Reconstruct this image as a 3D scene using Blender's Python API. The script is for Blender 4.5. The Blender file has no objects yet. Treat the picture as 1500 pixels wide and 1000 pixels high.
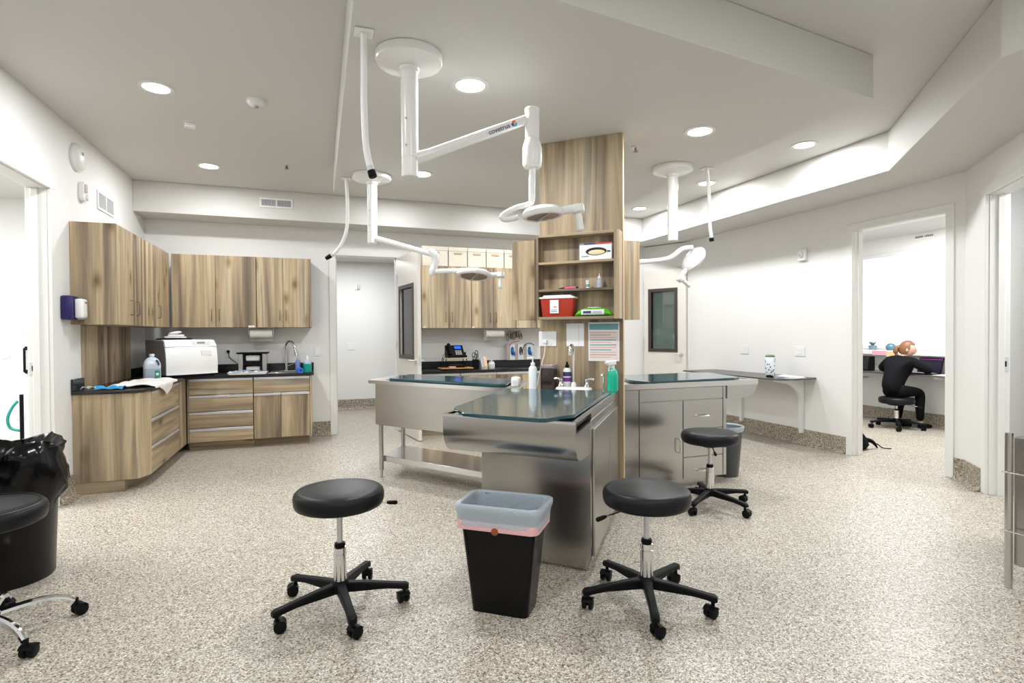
import bpy, bmesh, math, random
from mathutils import Vector, Matrix, Euler
PI = math.pi
C = bpy.context.scene.collection
SC = bpy.context.scene
rnd = random.Random(7)
sin, cos, rad = math.sin, math.cos, math.radians

# ------------------------------------------------------------------ camera
YAW, PITCH, ROLL, CAMZ = rad(19.88), rad(0.74), rad(-0.36), 1.32
_R = Vector((cos(YAW), -sin(YAW), 0)); _F = Vector((sin(YAW), cos(YAW), 0)); _U = Vector((0, 0, 1))
F2 = cos(PITCH) * _F - sin(PITCH) * _U; U2 = sin(PITCH) * _F + cos(PITCH) * _U
R3 = cos(ROLL) * _R + sin(ROLL) * U2; U3 = -sin(ROLL) * _R + cos(ROLL) * U2
cam_data = bpy.data.cameras.new('camera')
cam_data.sensor_width = 36.0; cam_data.lens = 800.0 / 1500.0 * 36.0; cam_data.clip_start = 0.05
cam = bpy.data.objects.new('camera', cam_data); C.objects.link(cam)
M = Matrix((R3, U3, -F2)).transposed().to_4x4(); M.translation = (0, 0, CAMZ)
cam.matrix_world = M
SC.camera = cam

# ------------------------------------------------------------------ world / exposure
w = bpy.data.worlds.new('sky'); SC.world = w; w.use_nodes = True
w.node_tree.nodes['Background'].inputs[0].default_value = (0.86, 0.93, 1.0, 1)
w.node_tree.nodes['Background'].inputs[1].default_value = 1.7
SC.view_settings.view_transform = 'Standard'; SC.view_settings.look = 'None'
SC.view_settings.gamma = 1.0; SC.view_settings.use_curve_mapping = False
SC.view_settings.exposure = 0.26
CAN_W = 21.0          # power of one recessed ceiling lamp
def area(name, loc, size, power, color=(0.968, 0.986, 1.0), sy=None, rot=(0, 0, 0), spread=PI):
    l = bpy.data.lights.new(name, 'AREA'); l.energy = power; l.color = color; l.spread = spread
    l.shape = 'DISK' if sy is None else 'RECTANGLE'; l.size = size
    if sy: l.size_y = sy
    o = bpy.data.objects.new(name, l); C.objects.link(o); o.location = loc; o.rotation_euler = rot
    return o

# ------------------------------------------------------------------ tagging helpers
def tag(o, label=None, cat=None, group=None, kind=None):
    if label: o['label'] = label
    if cat: o['category'] = cat
    if group: o['group'] = group
    if kind: o['kind'] = kind
    return o
def thing(name, label, cat, loc=(0, 0, 0), rz=0.0, group=None):
    o = bpy.data.objects.new(name, None); C.objects.link(o)
    o.empty_display_size = 0.05; o.location = loc; o.rotation_euler = (0, 0, rz)
    return tag(o, label, cat, group)
def kids(o): return [c for c in bpy.data.objects if c.parent == o]
def copy_tree(o, parent=None):
    c = o.copy(); C.objects.link(c)
    if parent: c.parent = parent
    for ch in kids(o): copy_tree(ch, c)
    return c

# ------------------------------------------------------------------ mesh builder
class MB:
    def __init__(self, off=(0, 0, 0)):
        self.bm = bmesh.new(); self.off = Vector(off)
    def add(self, verts, faces, M=None):
        vs = []
        for v in verts:
            v = Vector(v)
            if M is not None: v = M @ v
            vs.append(self.bm.verts.new(v - self.off))
        for f in faces:
            try: self.bm.faces.new([vs[i] for i in f])
            except ValueError: pass
        return self
    def box(self, x0, x1, y0, y1, z0, z1, bev=0.0, M=None, seg=1):
        t = bmesh.new()
        for v in [(x, y, z) for x in (x0, x1) for y in (y0, y1) for z in (z0, z1)]: t.verts.new(v)
        t.verts.ensure_lookup_table()
        for f in [(0, 1, 3, 2), (4, 6, 7, 5), (0, 4, 5, 1), (2, 3, 7, 6), (0, 2, 6, 4), (1, 5, 7, 3)]:
            t.faces.new([t.verts[i] for i in f])
        if bev > 0: bmesh.ops.bevel(t, geom=t.edges[:], offset=bev, segments=seg, affect='EDGES', profile=0.5)
        return self._merge(t, M)
    def _merge(self, t, M=None):
        t.verts.index_update()
        self.add([v.co.copy() for v in t.verts], [[v.index for v in f.verts] for f in t.faces], M)
        t.free(); return self
    def prism(self, poly, z0, z1, bev=0.0, M=None, seg=1):
        t = bmesh.new(); n = len(poly)
        a = [t.verts.new((p[0], p[1], z0)) for p in poly]; b = [t.verts.new((p[0], p[1], z1)) for p in poly]
        t.faces.new(a[::-1]); t.faces.new(b)
        for i in range(n): t.faces.new([a[i], a[(i + 1) % n], b[(i + 1) % n], b[i]])
        bmesh.ops.recalc_face_normals(t, faces=t.faces[:])
        if bev > 0: bmesh.ops.bevel(t, geom=t.edges[:], offset=bev, segments=seg, affect='EDGES', profile=0.5)
        return self._merge(t, M)
    def loft(self, rings, close=True, cap=True, M=None):
        n = len(rings[0]); vs = [p for r in rings for p in r]; fs = []
        for k in range(len(rings) - 1):
            for i in range(n if close else n - 1):
                j = (i + 1) % n
                fs.append((k * n + i, k * n + j, (k + 1) * n + j, (k + 1) * n + i))
        if cap and close:
            fs.append(tuple(range(n))[::-1]); fs.append(tuple(range((len(rings) - 1) * n, len(rings) * n)))
        return self.add(vs, fs, M)
    def lathe(self, prof, c=(0, 0, 0), n=24, M=None, cap=True):
        rings = [[(c[0] + r * cos(2 * PI * i / n), c[1] + r * sin(2 * PI * i / n), c[2] + z) for i in range(n)] for r, z in prof]
        return self.loft(rings, True, cap, M)
    def cyl(self, p, q, r, r2=None, n=16):
        return self.tube([p, q], [r, r if r2 is None else r2], n)
    def tube(self, pts, r, n=8, cap=True):
        pts = [Vector(p) for p in pts]; m = len(pts)
        if not isinstance(r, (list, tuple)): r = [r] * m
        rings = []; up = None
        for i in range(m):
            t = (pts[min(i + 1, m - 1)] - pts[max(i - 1, 0)]).normalized()
            if up is None:
                up = Vector((0, 0, 1)) if abs(t.z) < 0.9 else Vector((1, 0, 0))
            s = t.cross(up).normalized(); up = s.cross(t).normalized()
            rings.append([pts[i] + (s * cos(2 * PI * k / n) + up * sin(2 * PI * k / n)) * r[i] for k in range(n)])
        return self.loft(rings, True, cap)
    def ell(self, c, rx, ry, rz, n=14, M=None):
        prof = []
        rings = []
        for k in range(1, n // 2 + 2):
            a = -PI / 2 + PI * k / (n // 2 + 2)
            rings.append([(c[0] + rx * cos(a) * cos(2 * PI * i / n), c[1] + ry * cos(a) * sin(2 * PI * i / n), c[2] + rz * sin(a)) for i in range(n)])
        return self.loft(rings, True, True, M)
    def ring(self, c, r0, r1, z0, z1, n=32, M=None):
        prof = [(r0, z0), (r1, z0), (r1, z1), (r0, z1), (r0, z0)]
        return self.lathe([(r, z) for r, z in prof], c, n, M, cap=False)
    def build(self, name, m, parent=None, smooth=40, loc=None):
        me = bpy.data.meshes.new(name)
        bmesh.ops.recalc_face_normals(self.bm, faces=self.bm.faces[:])
        self.bm.to_mesh(me); self.bm.free()
        if smooth:
            me.polygons.foreach_set('use_smooth', [True] * len(me.polygons))
            me.set_sharp_from_angle(angle=rad(smooth))
        if m: me.materials.append(m)
        o = bpy.data.objects.new(name, me); C.objects.link(o)
        if parent: o.parent = parent
        if loc: o.location = loc
        return o
def struct(name, mb, m, label=None, smooth=0):
    o = mb.build(name, m, None, smooth); o['kind'] = 'structure'
    if label: o['label'] = label
    return o
def rotz(a, loc=(0, 0, 0)): return Matrix.Translation(loc) @ Matrix.Rotation(a, 4, 'Z')
def bez(p0, p1, p2, p3, n=10):
    P = [Vector(p) for p in (p0, p1, p2, p3)]
    return [((1 - t) ** 3) * P[0] + 3 * t * (1 - t) ** 2 * P[1] + 3 * t * t * (1 - t) * P[2] + t ** 3 * P[3] for t in [i / n for i in range(n + 1)]]
def crom(pts, k=6):
    P = [Vector(p) for p in pts]; P = [P[0] * 2 - P[1]] + P + [P[-1] * 2 - P[-2]]; out = []
    for i in range(1, len(P) - 2):
        for j in range(k):
            t = j / k; a, b, c, d = P[i - 1], P[i], P[i + 1], P[i + 2]
            out.append(0.5 * (2 * b + (c - a) * t + (2 * a - 5 * b + 4 * c - d) * t * t + (3 * b - a - 3 * c + d) * t ** 3))
    out.append(P[-2]); return out
def rrect(hx, hy, r, k=5):
    out = []
    for cx, cy, a0 in ((hx - r, hy - r, 0), (-hx + r, hy - r, PI / 2), (-hx + r, -hy + r, PI), (hx - r, -hy + r, 1.5 * PI)):
        for i in range(k + 1):
            a = a0 + PI / 2 * i / k; out.append((cx + r * cos(a), cy + r * sin(a)))
    return out

# ------------------------------------------------------------------ materials
def newmat(name):
    m = bpy.data.materials.new(name); m.use_nodes = True
    return m, m.node_tree.nodes, m.node_tree.links, m.node_tree.nodes['Principled BSDF']
def mat(name, col, rough=0.5, metal=0.0, spec=0.5, coat=0.0, emit=None, es=0.0, var=0.0, bump=0.0, bscale=200.0, trans=0.0, alpha=1.0):
    m, n, l, p = newmat(name)
    p.inputs['Base Color'].default_value = (*col, 1); p.inputs['Roughness'].default_value = rough
    p.inputs['Metallic'].default_value = metal; p.inputs['Specular IOR Level'].default_value = spec
    p.inputs['Coat Weight'].default_value = coat; p.inputs['Transmission Weight'].default_value = trans
    p.inputs['Alpha'].default_value = alpha
    if emit: p.inputs['Emission Color'].default_value = (*emit, 1); p.inputs['Emission Strength'].default_value = es
    tc = n.new('ShaderNodeTexCoord')
    if var > 0:
        nz = n.new('ShaderNodeTexNoise'); nz.inputs['Scale'].default_value = 6.0; nz.inputs['Detail'].default_value = 4
        l.new(tc.outputs['Object'], nz.inputs['Vector'])
        mx = n.new('ShaderNodeMix'); mx.data_type = 'RGBA'
        mx.inputs[6].default_value = (*[c * (1 - var) for c in col], 1); mx.inputs[7].default_value = (*[min(1, c * (1 + var)) for c in col], 1)
        l.new(nz.outputs['Fac'], mx.inputs[0]); l.new(mx.outputs[2], p.inputs['Base Color'])
    if bump > 0:
        nb = n.new('ShaderNodeTexNoise'); nb.inputs['Scale'].default_value = bscale; nb.inputs['Detail'].default_value = 3
        l.new(tc.outputs['Object'], nb.inputs['Vector'])
        b = n.new('ShaderNodeBump'); b.inputs['Strength'].default_value = bump; b.inputs['Distance'].default_value = 0.002
        l.new(nb.outputs['Fac'], b.inputs['Height']); l.new(b.outputs['Normal'], p.inputs['Normal'])
    return m
def ramp(n, stops):
    r = n.new('ShaderNodeValToRGB'); e = r.color_ramp.elements
    while len(e) < len(stops): e.new(0.5)
    for k, (pos, col) in enumerate(stops): e[k].position = pos; e[k].color = (*col, 1)
    return r
def wood(name, horizontal=False, tint=(1, 1, 1)):
    m, n, l, p = newmat(name)
    tc = n.new('ShaderNodeTexCoord'); oi = n.new('ShaderNodeObjectInfo')
    mul = n.new('ShaderNodeMath'); mul.operation = 'MULTIPLY'; mul.inputs[1].default_value = 37.0
    l.new(oi.outputs['Random'], mul.inputs[0])
    cb = n.new('ShaderNodeCombineXYZ')
    for i in range(3): l.new(mul.outputs[0], cb.inputs[i])
    ad = n.new('ShaderNodeVectorMath'); ad.operation = 'ADD'
    l.new(tc.outputs['Object'], ad.inputs[0]); l.new(cb.outputs[0], ad.inputs[1])
    def stretched(sc_across, sc_along):
        mp = n.new('ShaderNodeMapping'); mp.vector_type = 'POINT'
        mp.inputs['Scale'].default_value = (sc_along, sc_along, sc_across) if horizontal else (sc_across, sc_across, sc_along)
        l.new(ad.outputs[0], mp.inputs['Vector']); return mp
    def noise(mp, sc=1.0, det=4, dist=0.0, rough=0.5):
        z = n.new('ShaderNodeTexNoise'); z.inputs['Scale'].default_value = sc; z.inputs['Detail'].default_value = det
        z.inputs['Distortion'].default_value = dist; z.inputs['Roughness'].default_value = rough
        l.new(mp.outputs[0], z.inputs['Vector']); return z
    T = lambda c: tuple(a * b for a, b in zip(c, tint))
    n1 = noise(stretched(5.2, 0.30), 1.0, 3, 1.1, 0.5)
    ns = noise(stretched(16.0, 0.35), 1.0, 3, 0.6, 0.5)
    mm = n.new('ShaderNodeMath'); mm.operation = 'MULTIPLY_ADD'; mm.inputs[1].default_value = 0.26; l.new(ns.outputs['Fac'], mm.inputs[0])
    mo = n.new('ShaderNodeMath'); mo.operation = 'SUBTRACT'; mo.inputs[1].default_value = 0.13; l.new(n1.outputs['Fac'], mo.inputs[0]); l.new(mo.outputs[0], mm.inputs[2])
    r1 = ramp(n, [(0.30, T((0.150, 0.112, 0.080))), (0.38, T((0.235, 0.178, 0.122))), (0.455, T((0.335, 0.258, 0.172))), (0.53, T((0.45, 0.345, 0.215))), (0.60, T((0.545, 0.43, 0.28))), (0.67, T((0.40, 0.345, 0.26))), (0.74, T((0.30, 0.25, 0.185)))])
    l.new(mm.outputs[0], r1.inputs[0])
    n2 = noise(stretched(42, 1.1), 1.0, 6, 1.2, 0.65)
    r2 = ramp(n, [(0.3, (0.72, 0.70, 0.67)), (0.55, (1, 1, 1)), (0.8, (1.0, 1.0, 0.98))]); l.new(n2.outputs['Fac'], r2.inputs[0])
    mx = n.new('ShaderNodeMix'); mx.data_type = 'RGBA'; mx.blend_type = 'MULTIPLY'; mx.inputs[0].default_value = 1.0
    l.new(r1.outputs[0], mx.inputs[6]); l.new(r2.outputs[0], mx.inputs[7])
    # knots: sparse dark spots, stretched along the grain
    vo = n.new('ShaderNodeTexVoronoi'); vo.inputs['Scale'].default_value = 1.0
    l.new(stretched(5.0, 2.3).outputs[0], vo.inputs['Vector'])
    dn = noise(stretched(30, 12), 1.0, 3)
    sm = n.new('ShaderNodeMath'); sm.operation = 'MULTIPLY_ADD'; sm.inputs[1].default_value = 0.12; l.new(dn.outputs['Fac'], sm.inputs[0]); l.new(vo.outputs['Distance'], sm.inputs[2])
    r3 = ramp(n, [(0.115, (0.30, 0.23, 0.18)), (0.18, (0.58, 0.50, 0.42)), (0.225, (0.80, 0.75, 0.68)), (0.33, (1, 1, 1))]); l.new(sm.outputs[0], r3.inputs[0])
    mk = n.new('ShaderNodeMix'); mk.data_type = 'RGBA'; mk.blend_type = 'MULTIPLY'; mk.inputs[0].default_value = 0.85
    l.new(mx.outputs[2], mk.inputs[6]); l.new(r3.outputs[0], mk.inputs[7])
    l.new(mk.outputs[2], p.inputs['Base Color'])
    p.inputs['Roughness'].default_value = 0.45; p.inputs['Specular IOR Level'].default_value = 0.35
    b = n.new('ShaderNodeBump'); b.inputs['Strength'].default_value = 0.08; b.inputs['Distance'].default_value = 0.001
    l.new(n2.outputs['Fac'], b.inputs['Height']); l.new(b.outputs['Normal'], p.inputs['Normal'])
    return m
def chips(name, stops, scale=230.0, rough=0.3, coat=0.25):
    m, n, l, p = newmat(name)
    tc = n.new('ShaderNodeTexCoord')
    v = n.new('ShaderNodeTexVoronoi'); v.inputs['Scale'].default_value = scale * 0.62; v.inputs['Randomness'].default_value = 1.0
    v2 = n.new('ShaderNodeTexVoronoi'); v2.inputs['Scale'].default_value = scale * 0.3
    for q in (v, v2): l.new(tc.outputs['Object'], q.inputs['Vector'])
    sp = n.new('ShaderNodeSeparateColor'); l.new(v.outputs['Color'], sp.inputs[0])
    r = ramp(n, stops); r.color_ramp.interpolation = 'CONSTANT'; l.new(sp.outputs[0], r.inputs[0])
    sp2 = n.new('ShaderNodeSeparateColor'); l.new(v2.outputs['Color'], sp2.inputs[0])
    r2 = ramp(n, [(0.0, (0.80, 0.77, 0.72)), (0.2, (1, 1, 1)), (1.0, (1, 0.99, 0.97))]); l.new(sp2.outputs[1], r2.inputs[0])
    nz = n.new('ShaderNodeTexNoise'); nz.inputs['Scale'].default_value = 1.4; nz.inputs['Detail'].default_value = 3
    l.new(tc.outputs['Object'], nz.inputs['Vector'])
    r3 = ramp(n, [(0.3, (0.93, 0.93, 0.92)), (0.7, (1, 1, 1))]); l.new(nz.outputs['Fac'], r3.inputs[0])
    a = n.new('ShaderNodeMix'); a.data_type = 'RGBA'; a.blend_type = 'MULTIPLY'; a.inputs[0].default_value = 1
    l.new(r.outputs[0], a.inputs[6]); l.new(r2.outputs[0], a.inputs[7])
    c = n.new('ShaderNodeMix'); c.data_type = 'RGBA'; c.blend_type = 'MULTIPLY'; c.inputs[0].default_value = 1
    l.new(a.outputs[2], c.inputs[6]); l.new(r3.outputs[0], c.inputs[7])
    l.new(c.outputs[2], p.inputs['Base Color'])
    p.inputs['Roughness'].default_value = rough; p.inputs['Specular IOR Level'].default_value = 0.45; p.inputs['Coat Weight'].default_value = coat; p.inputs['Coat Roughness'].default_value = 0.22
    b = n.new('ShaderNodeBump'); b.inputs['Strength'].default_value = 0.12; b.inputs['Distance'].default_value = 0.002
    l.new(v.outputs['Distance'], b.inputs['Height']); l.new(b.outputs['Normal'], p.inputs['Normal'])
    return m
def steel(name, col=(0.50, 0.49, 0.475), rough=0.24, horizontal=True):
    m, n, l, p = newmat(name)
    tc = n.new('ShaderNodeTexCoord'); mp = n.new('ShaderNodeMapping')
    mp.inputs['Scale'].default_value = (2, 2, 320) if horizontal else (320, 320, 2)
    l.new(tc.outputs['Object'], mp.inputs['Vector'])
    nz = n.new('ShaderNodeTexNoise'); nz.inputs['Scale'].default_value = 1; nz.inputs['Detail'].default_value = 5; l.new(mp.outputs[0], nz.inputs['Vector'])
    mr = n.new('ShaderNodeMapRange'); mr.inputs[3].default_value = rough * 0.88; mr.inputs[4].default_value = rough * 1.15
    l.new(nz.outputs['Fac'], mr.inputs[0]); l.new(mr.outputs[0], p.inputs['Roughness'])
    b = n.new('ShaderNodeBump'); b.inputs['Strength'].default_value = 0.012; b.inputs['Distance'].default_value = 0.001
    l.new(nz.outputs['Fac'], b.inputs['Height']); l.new(b.outputs['Normal'], p.inputs['Normal'])
    p.inputs['Base Color'].default_value = (*col, 1); p.inputs['Metallic'].default_value = 1.0
    p.inputs['Anisotropic'].default_value = 0.5
    return m
def thin_glass(name, tint=(0.95, 0.98, 0.98), refl=0.12):
    m, n, l, p = newmat(name); n.remove(p)
    t = n.new('ShaderNodeBsdfTransparent'); t.inputs[0].default_value = (*tint, 1)
    g = n.new('ShaderNodeBsdfGlossy'); g.inputs['Roughness'].default_value = 0.03
    fr = n.new('ShaderNodeFresnel'); fr.inputs[0].default_value = 1.45
    ml = n.new('ShaderNodeMath'); ml.operation = 'ADD'; ml.inputs[1].default_value = refl * 0.3; l.new(fr.outputs[0], ml.inputs[0])
    x = n.new('ShaderNodeMixShader'); l.new(ml.outputs[0], x.inputs[0]); l.new(t.outputs[0], x.inputs[1]); l.new(g.outputs[0], x.inputs[2])
    l.new(x.outputs[0], n['Material Output'].inputs[0]); return m
def film(name, col, alpha, rough=0.35):
    m, n, l, p = newmat(name)
    p.inputs['Base Color'].default_value = (*col, 1); p.inputs['Roughness'].default_value = rough; p.inputs['Alpha'].default_value = alpha
    tc = n.new('ShaderNodeTexCoord'); nb = n.new('ShaderNodeTexNoise'); nb.inputs['Scale'].default_value = 28; nb.inputs['Detail'].default_value = 5; nb.inputs['Distortion'].default_value = 1.5
    l.new(tc.outputs['Object'], nb.inputs['Vector'])
    b = n.new('ShaderNodeBump'); b.inputs['Strength'].default_value = 0.6; b.inputs['Distance'].default_value = 0.01
    l.new(nb.outputs['Fac'], b.inputs['Height']); l.new(b.outputs['Normal'], p.inputs['Normal'])
    return m

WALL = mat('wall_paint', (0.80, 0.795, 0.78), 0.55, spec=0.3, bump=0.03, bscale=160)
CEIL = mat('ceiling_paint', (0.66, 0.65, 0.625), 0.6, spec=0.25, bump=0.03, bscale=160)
TRIM = mat('trim_paint', (0.80, 0.795, 0.775), 0.4)
DOORP = mat('door_paint', (0.74, 0.71, 0.65), 0.4)
FLOORM = chips('floor_chips', [(0.0, (0.10, 0.082, 0.062)), (0.10, (0.24, 0.195, 0.135)), (0.25, (0.37, 0.325, 0.255)), (0.46, (0.485, 0.445, 0.375)), (0.68, (0.595, 0.565, 0.50)), (0.90, (0.76, 0.745, 0.69))], 290, 0.42, 0.08)
COVE = chips('cove_chips', [(0.0, (0.05, 0.04, 0.03)), (0.1, (0.18, 0.14, 0.10)), (0.3, (0.30, 0.25, 0.185)), (0.55, (0.41, 0.36, 0.29)), (0.85, (0.60, 0.56, 0.49))], 230, 0.5, 0.0)
WOODV = wood('wood_grain_upright'); WOODH = wood('wood_grain_level', True)
WOODL = wood('wood_grain_pale', tint=(1.3, 1.33, 1.38))
WOODC = wood('wood_grain_column', tint=(0.92, 0.92, 0.92))
STEEL = steel('brushed_steel'); STEELV = steel('brushed_steel_upright', horizontal=False)
STEELS = steel('bright_steel', (0.62, 0.61, 0.60), 0.17)
ALU = mat('aluminium', (0.70, 0.70, 0.72), 0.42, 0.75)
CHROME = mat('chrome', (0.78, 0.78, 0.80), 0.09, 1.0)
BRONZE = mat('bronze_pull', (0.23, 0.19, 0.15), 0.35, 0.7)
VINYL = mat('black_vinyl', (0.006, 0.0065, 0.0085), 0.40, spec=0.24, bump=0.12, bscale=420)
BLACKP = mat('black_plastic', (0.004, 0.004, 0.005), 0.45, spec=0.14, bump=0.05, bscale=500)
BLACKS = mat('black_gloss', (0.003, 0.003, 0.0035), 0.2, spec=0.22)
DARKB = mat('dark_brown_plastic', (0.006, 0.0045, 0.004), 0.3, spec=0.25)
CLEARJ = thin_glass('clear_jar_wall', (0.92, 0.93, 0.94), 0.15)
COUNTER = mat('black_stone_counter', (0.016, 0.016, 0.018), 0.22, spec=0.5, var=0.4)
LAMIN = mat('charcoal_laminate', (0.085, 0.08, 0.075), 0.35)
WHITE = mat('white_enamel', (0.84, 0.84, 0.83), 0.22, spec=0.5)
WHITEP = mat('white_plastic', (0.82, 0.82, 0.81), 0.4)
GREYP = mat('grey_plastic', (0.42, 0.42, 0.43), 0.4)
PALEG = mat('pale_grey_plastic', (0.62, 0.63, 0.65), 0.4)
TEAL = mat('dark_teal_glass', (0.011, 0.062, 0.078), 0.11, spec=0.6, coat=0.25, var=0.15, bump=0.35, bscale=38)
TEALE = mat('teal_glass_edge', (0.012, 0.075, 0.11), 0.12, spec=0.5)
DARKV = mat('dark_void', (0.01, 0.01, 0.01), 0.7)
DARKF = mat('dark_window_frame', (0.055, 0.043, 0.037), 0.4)
PANE = thin_glass('window_glass', (0.86, 0.93, 0.92), 0.35)
CLEAR = film('clear_plastic', (0.75, 0.78, 0.80), 0.28, 0.12)
CLEARB = film('clear_blue_plastic', (0.55, 0.66, 0.80), 0.6, 0.15)
GREENL = mat('green_cleaner', (0.0, 0.40, 0.26), 0.15)
JUGM = mat('milky_jug', (0.55, 0.62, 0.70), 0.25)
JUGW = mat('jug_water', (0.35, 0.43, 0.50), 0.12)
PAPER = mat('paper', (0.86, 0.86, 0.87), 0.7)
PAPERT = mat('paper_towel', (0.80, 0.79, 0.76), 0.8, bump=0.2, bscale=120)
CLOTH = mat('white_cloth', (0.80, 0.77, 0.75), 0.9, bump=0.4, bscale=180)
BLUE = mat('bright_blue', (0.01, 0.13, 0.75), 0.4)
NITRILE = mat('blue_nitrile', (0.005, 0.17, 0.62), 0.45, bump=0.2, bscale=80)
CYANC = mat('cyan_cloth', (0.02, 0.30, 0.62), 0.8)
NAVY = mat('navy_plastic', (0.012, 0.006, 0.10), 0.35)
RED = mat('red_sharps_plastic', (0.42, 0.030, 0.012), 0.35)
REDP = mat('red_print', (0.60, 0.04, 0.03), 0.5)
PINK = mat('pink_plastic', (0.80, 0.10, 0.28), 0.4)
PINKB = mat('pink_band', (0.82, 0.46, 0.46), 0.5)
LIME = mat('lime_green_packet', (0.10, 0.50, 0.012), 0.35, bump=0.3, bscale=40)
AMBER = mat('brown_mark', (0.32, 0.075, 0.02), 0.4)
KIBBLE = mat('brown_treats', (0.09, 0.05, 0.035), 0.8, var=0.6, bump=1.0, bscale=90)
ORANGEW = mat('orange_bamboo', (0.62, 0.30, 0.075), 0.45)
TANW = mat('tan_wood', (0.62, 0.46, 0.29), 0.5, var=0.15)
PURPLE = mat('purple_print', (0.20, 0.03, 0.32), 0.5)
SCREENB = mat('phone_screen', (0.0, 0.05, 0.6), 0.3, emit=(0.0, 0.12, 1.0), es=0.9)
SCREENL = mat('laptop_screen', (0.006, 0.006, 0.014), 0.3, emit=(0.03, 0.02, 0.09), es=0.12)
LCD = mat('lcd', (0.16, 0.22, 0.20), 0.3)
GREENP = mat('green_print', (0.02, 0.30, 0.20), 0.5)
TEALP = mat('teal_print', (0.16, 0.36, 0.38), 0.5)
REDPALE = mat('pale_red_print', (0.70, 0.46, 0.42), 0.6)
GREYPRINT = mat('grey_print', (0.42, 0.38, 0.38), 0.6)
BAGB = mat('black_bag_film', (0.0015, 0.0015, 0.002), 0.16, spec=0.3, bump=0.5, bscale=22)
LINER = film('blue_white_liner', (0.66, 0.75, 0.84), 0.62, 0.3)
BOXM = mat('cream_storage_box', (0.80, 0.74, 0.64), 0.6)
SKIN = mat('skin', (0.72, 0.43, 0.33), 0.5, var=0.06)
HAIR = mat('auburn_hair', (0.20, 0.085, 0.035), 0.5, var=0.3, bump=0.3, bscale=90)
JACKET = mat('black_jacket', (0.004, 0.0045, 0.006), 0.85, spec=0.15, bump=0.2, bscale=60)
TROUS = mat('black_trousers', (0.003, 0.003, 0.004), 0.85, spec=0.15, bump=0.2, bscale=60)
LIGHT = mat('lamp_diffuser', (1, 1, 1), 0.5, emit=(1, 0.99, 0.97), es=9.0)
TEALH = mat('teal_hose', (0.0, 0.30, 0.25), 0.4)
POTB = mat('blue_pot', (0.10, 0.22, 0.32), 0.3)
PLANT = mat('grey_green_leaf', (0.12, 0.20, 0.16), 0.6)
CUPF = mat('printed_cup', (0.78, 0.82, 0.86), 0.4)
NAVYP = mat('navy_print', (0.03, 0.05, 0.16), 0.5)
MOSS = mat('moss_lid', (0.12, 0.17, 0.09), 0.6)

# ------------------------------------------------------------------ room shell
LW, BW, RW, ZH, ZL = -1.9, 7.65, 5.41, 3.08, 2.80
T = 0.145
DA = (-0.669, -0.743); DN = (0.743, -0.669)      # angled wall: direction toward camera side, normal away from the room
A0 = Vector((RW, 3.18))
def ang(t, o=0.0): return (A0.x + DA[0] * t + DN[0] * o, A0.y + DA[1] * t + DN[1] * o)
floor_mb = MB().prism([(-5.6, -2.8), (10.0, -2.8), (10.0, 11.5), (-5.6, 11.5)], -0.1, 0.0)
struct('floor', floor_mb, FLOORM)
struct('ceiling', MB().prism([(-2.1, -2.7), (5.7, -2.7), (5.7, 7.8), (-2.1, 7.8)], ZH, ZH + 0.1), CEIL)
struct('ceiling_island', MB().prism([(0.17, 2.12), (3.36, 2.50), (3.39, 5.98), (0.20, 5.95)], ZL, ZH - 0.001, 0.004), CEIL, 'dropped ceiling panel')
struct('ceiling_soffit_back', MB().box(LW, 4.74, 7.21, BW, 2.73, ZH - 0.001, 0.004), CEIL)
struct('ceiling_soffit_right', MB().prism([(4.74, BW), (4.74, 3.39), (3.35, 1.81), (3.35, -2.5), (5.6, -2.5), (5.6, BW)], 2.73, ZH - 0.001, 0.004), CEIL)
# left wall with its doorway
LDY0, LDY1, LDZ = 4.15, 5.15, 2.47
struct('wall_left', MB().box(LW - T, LW, -2.6, LDY0, 0, ZH).box(LW - T, LW, LDY1, BW + T, 0, ZH).box(LW - T, LW, LDY0, LDY1, LDZ, ZH), WALL)
# back wall with hall doorway
BX0, BX1, BZ = 0.26, 1.09, 2.40
struct('wall_back', MB().box(LW, BX0, BW, BW + T, 0, ZH).box(BX1, RW + T, BW, BW + T, 0, ZH).box(BX0, BX1, BW, BW + T, BZ, ZH), WALL)
# right wall with office doorway, plus the far cut corner and the near angled wall
RY0, RY1, RZ = 3.323, 4.262, 2.415
struct('wall_right', MB().box(RW, RW + T, 3.18, RY0, 0, ZH).box(RW, RW + T, RY1, BW, 0, ZH).box(RW, RW + T, RY0, RY1, RZ, ZH), WALL)
struct('wall_corner', MB().prism([(RW - 0.001, 6.95), (RW - 0.001, BW - 0.001), (5.05, BW - 0.001)], 0, ZH - 0.36), WALL)
AT0, AT1, AZ = 0.445, 1.45, 2.43
def angbox(mb, t0, t1, o0, o1, z0, z1, bev=0.0):
    return mb.prism([ang(t0, o0), ang(t1, o0), ang(t1, o1), ang(t0, o1)], z0, z1, bev)
mb = MB(); angbox(mb, -0.02, AT0, 0, T, 0, 2.73); angbox(mb, AT1, 2.6, 0, T, 0, 2.73); angbox(mb, AT0, AT1, 0, T, AZ, 2.73)
struct('wall_angled', mb, WALL)
struct('wall_front', MB().box(-2.1, 5.7, -2.62, -2.5, 0, ZH).box(3.67, 3.8, -2.5, 1.30, 0, 2.73), WALL)
# hall behind the back wall
struct('wall_hall', MB().box(-1.6, 3.6, 10.10, 10.2, 0, 2.7).box(-1.7, -1.6, BW + T, 10.2, 0, 2.7).box(3.6, 3.7, BW + T, 10.2, 0, 2.7), WALL)
struct('ceiling_hall', MB().box(-1.7, 3.7, BW + T, 10.2, 2.62, 2.72), CEIL)
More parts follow.
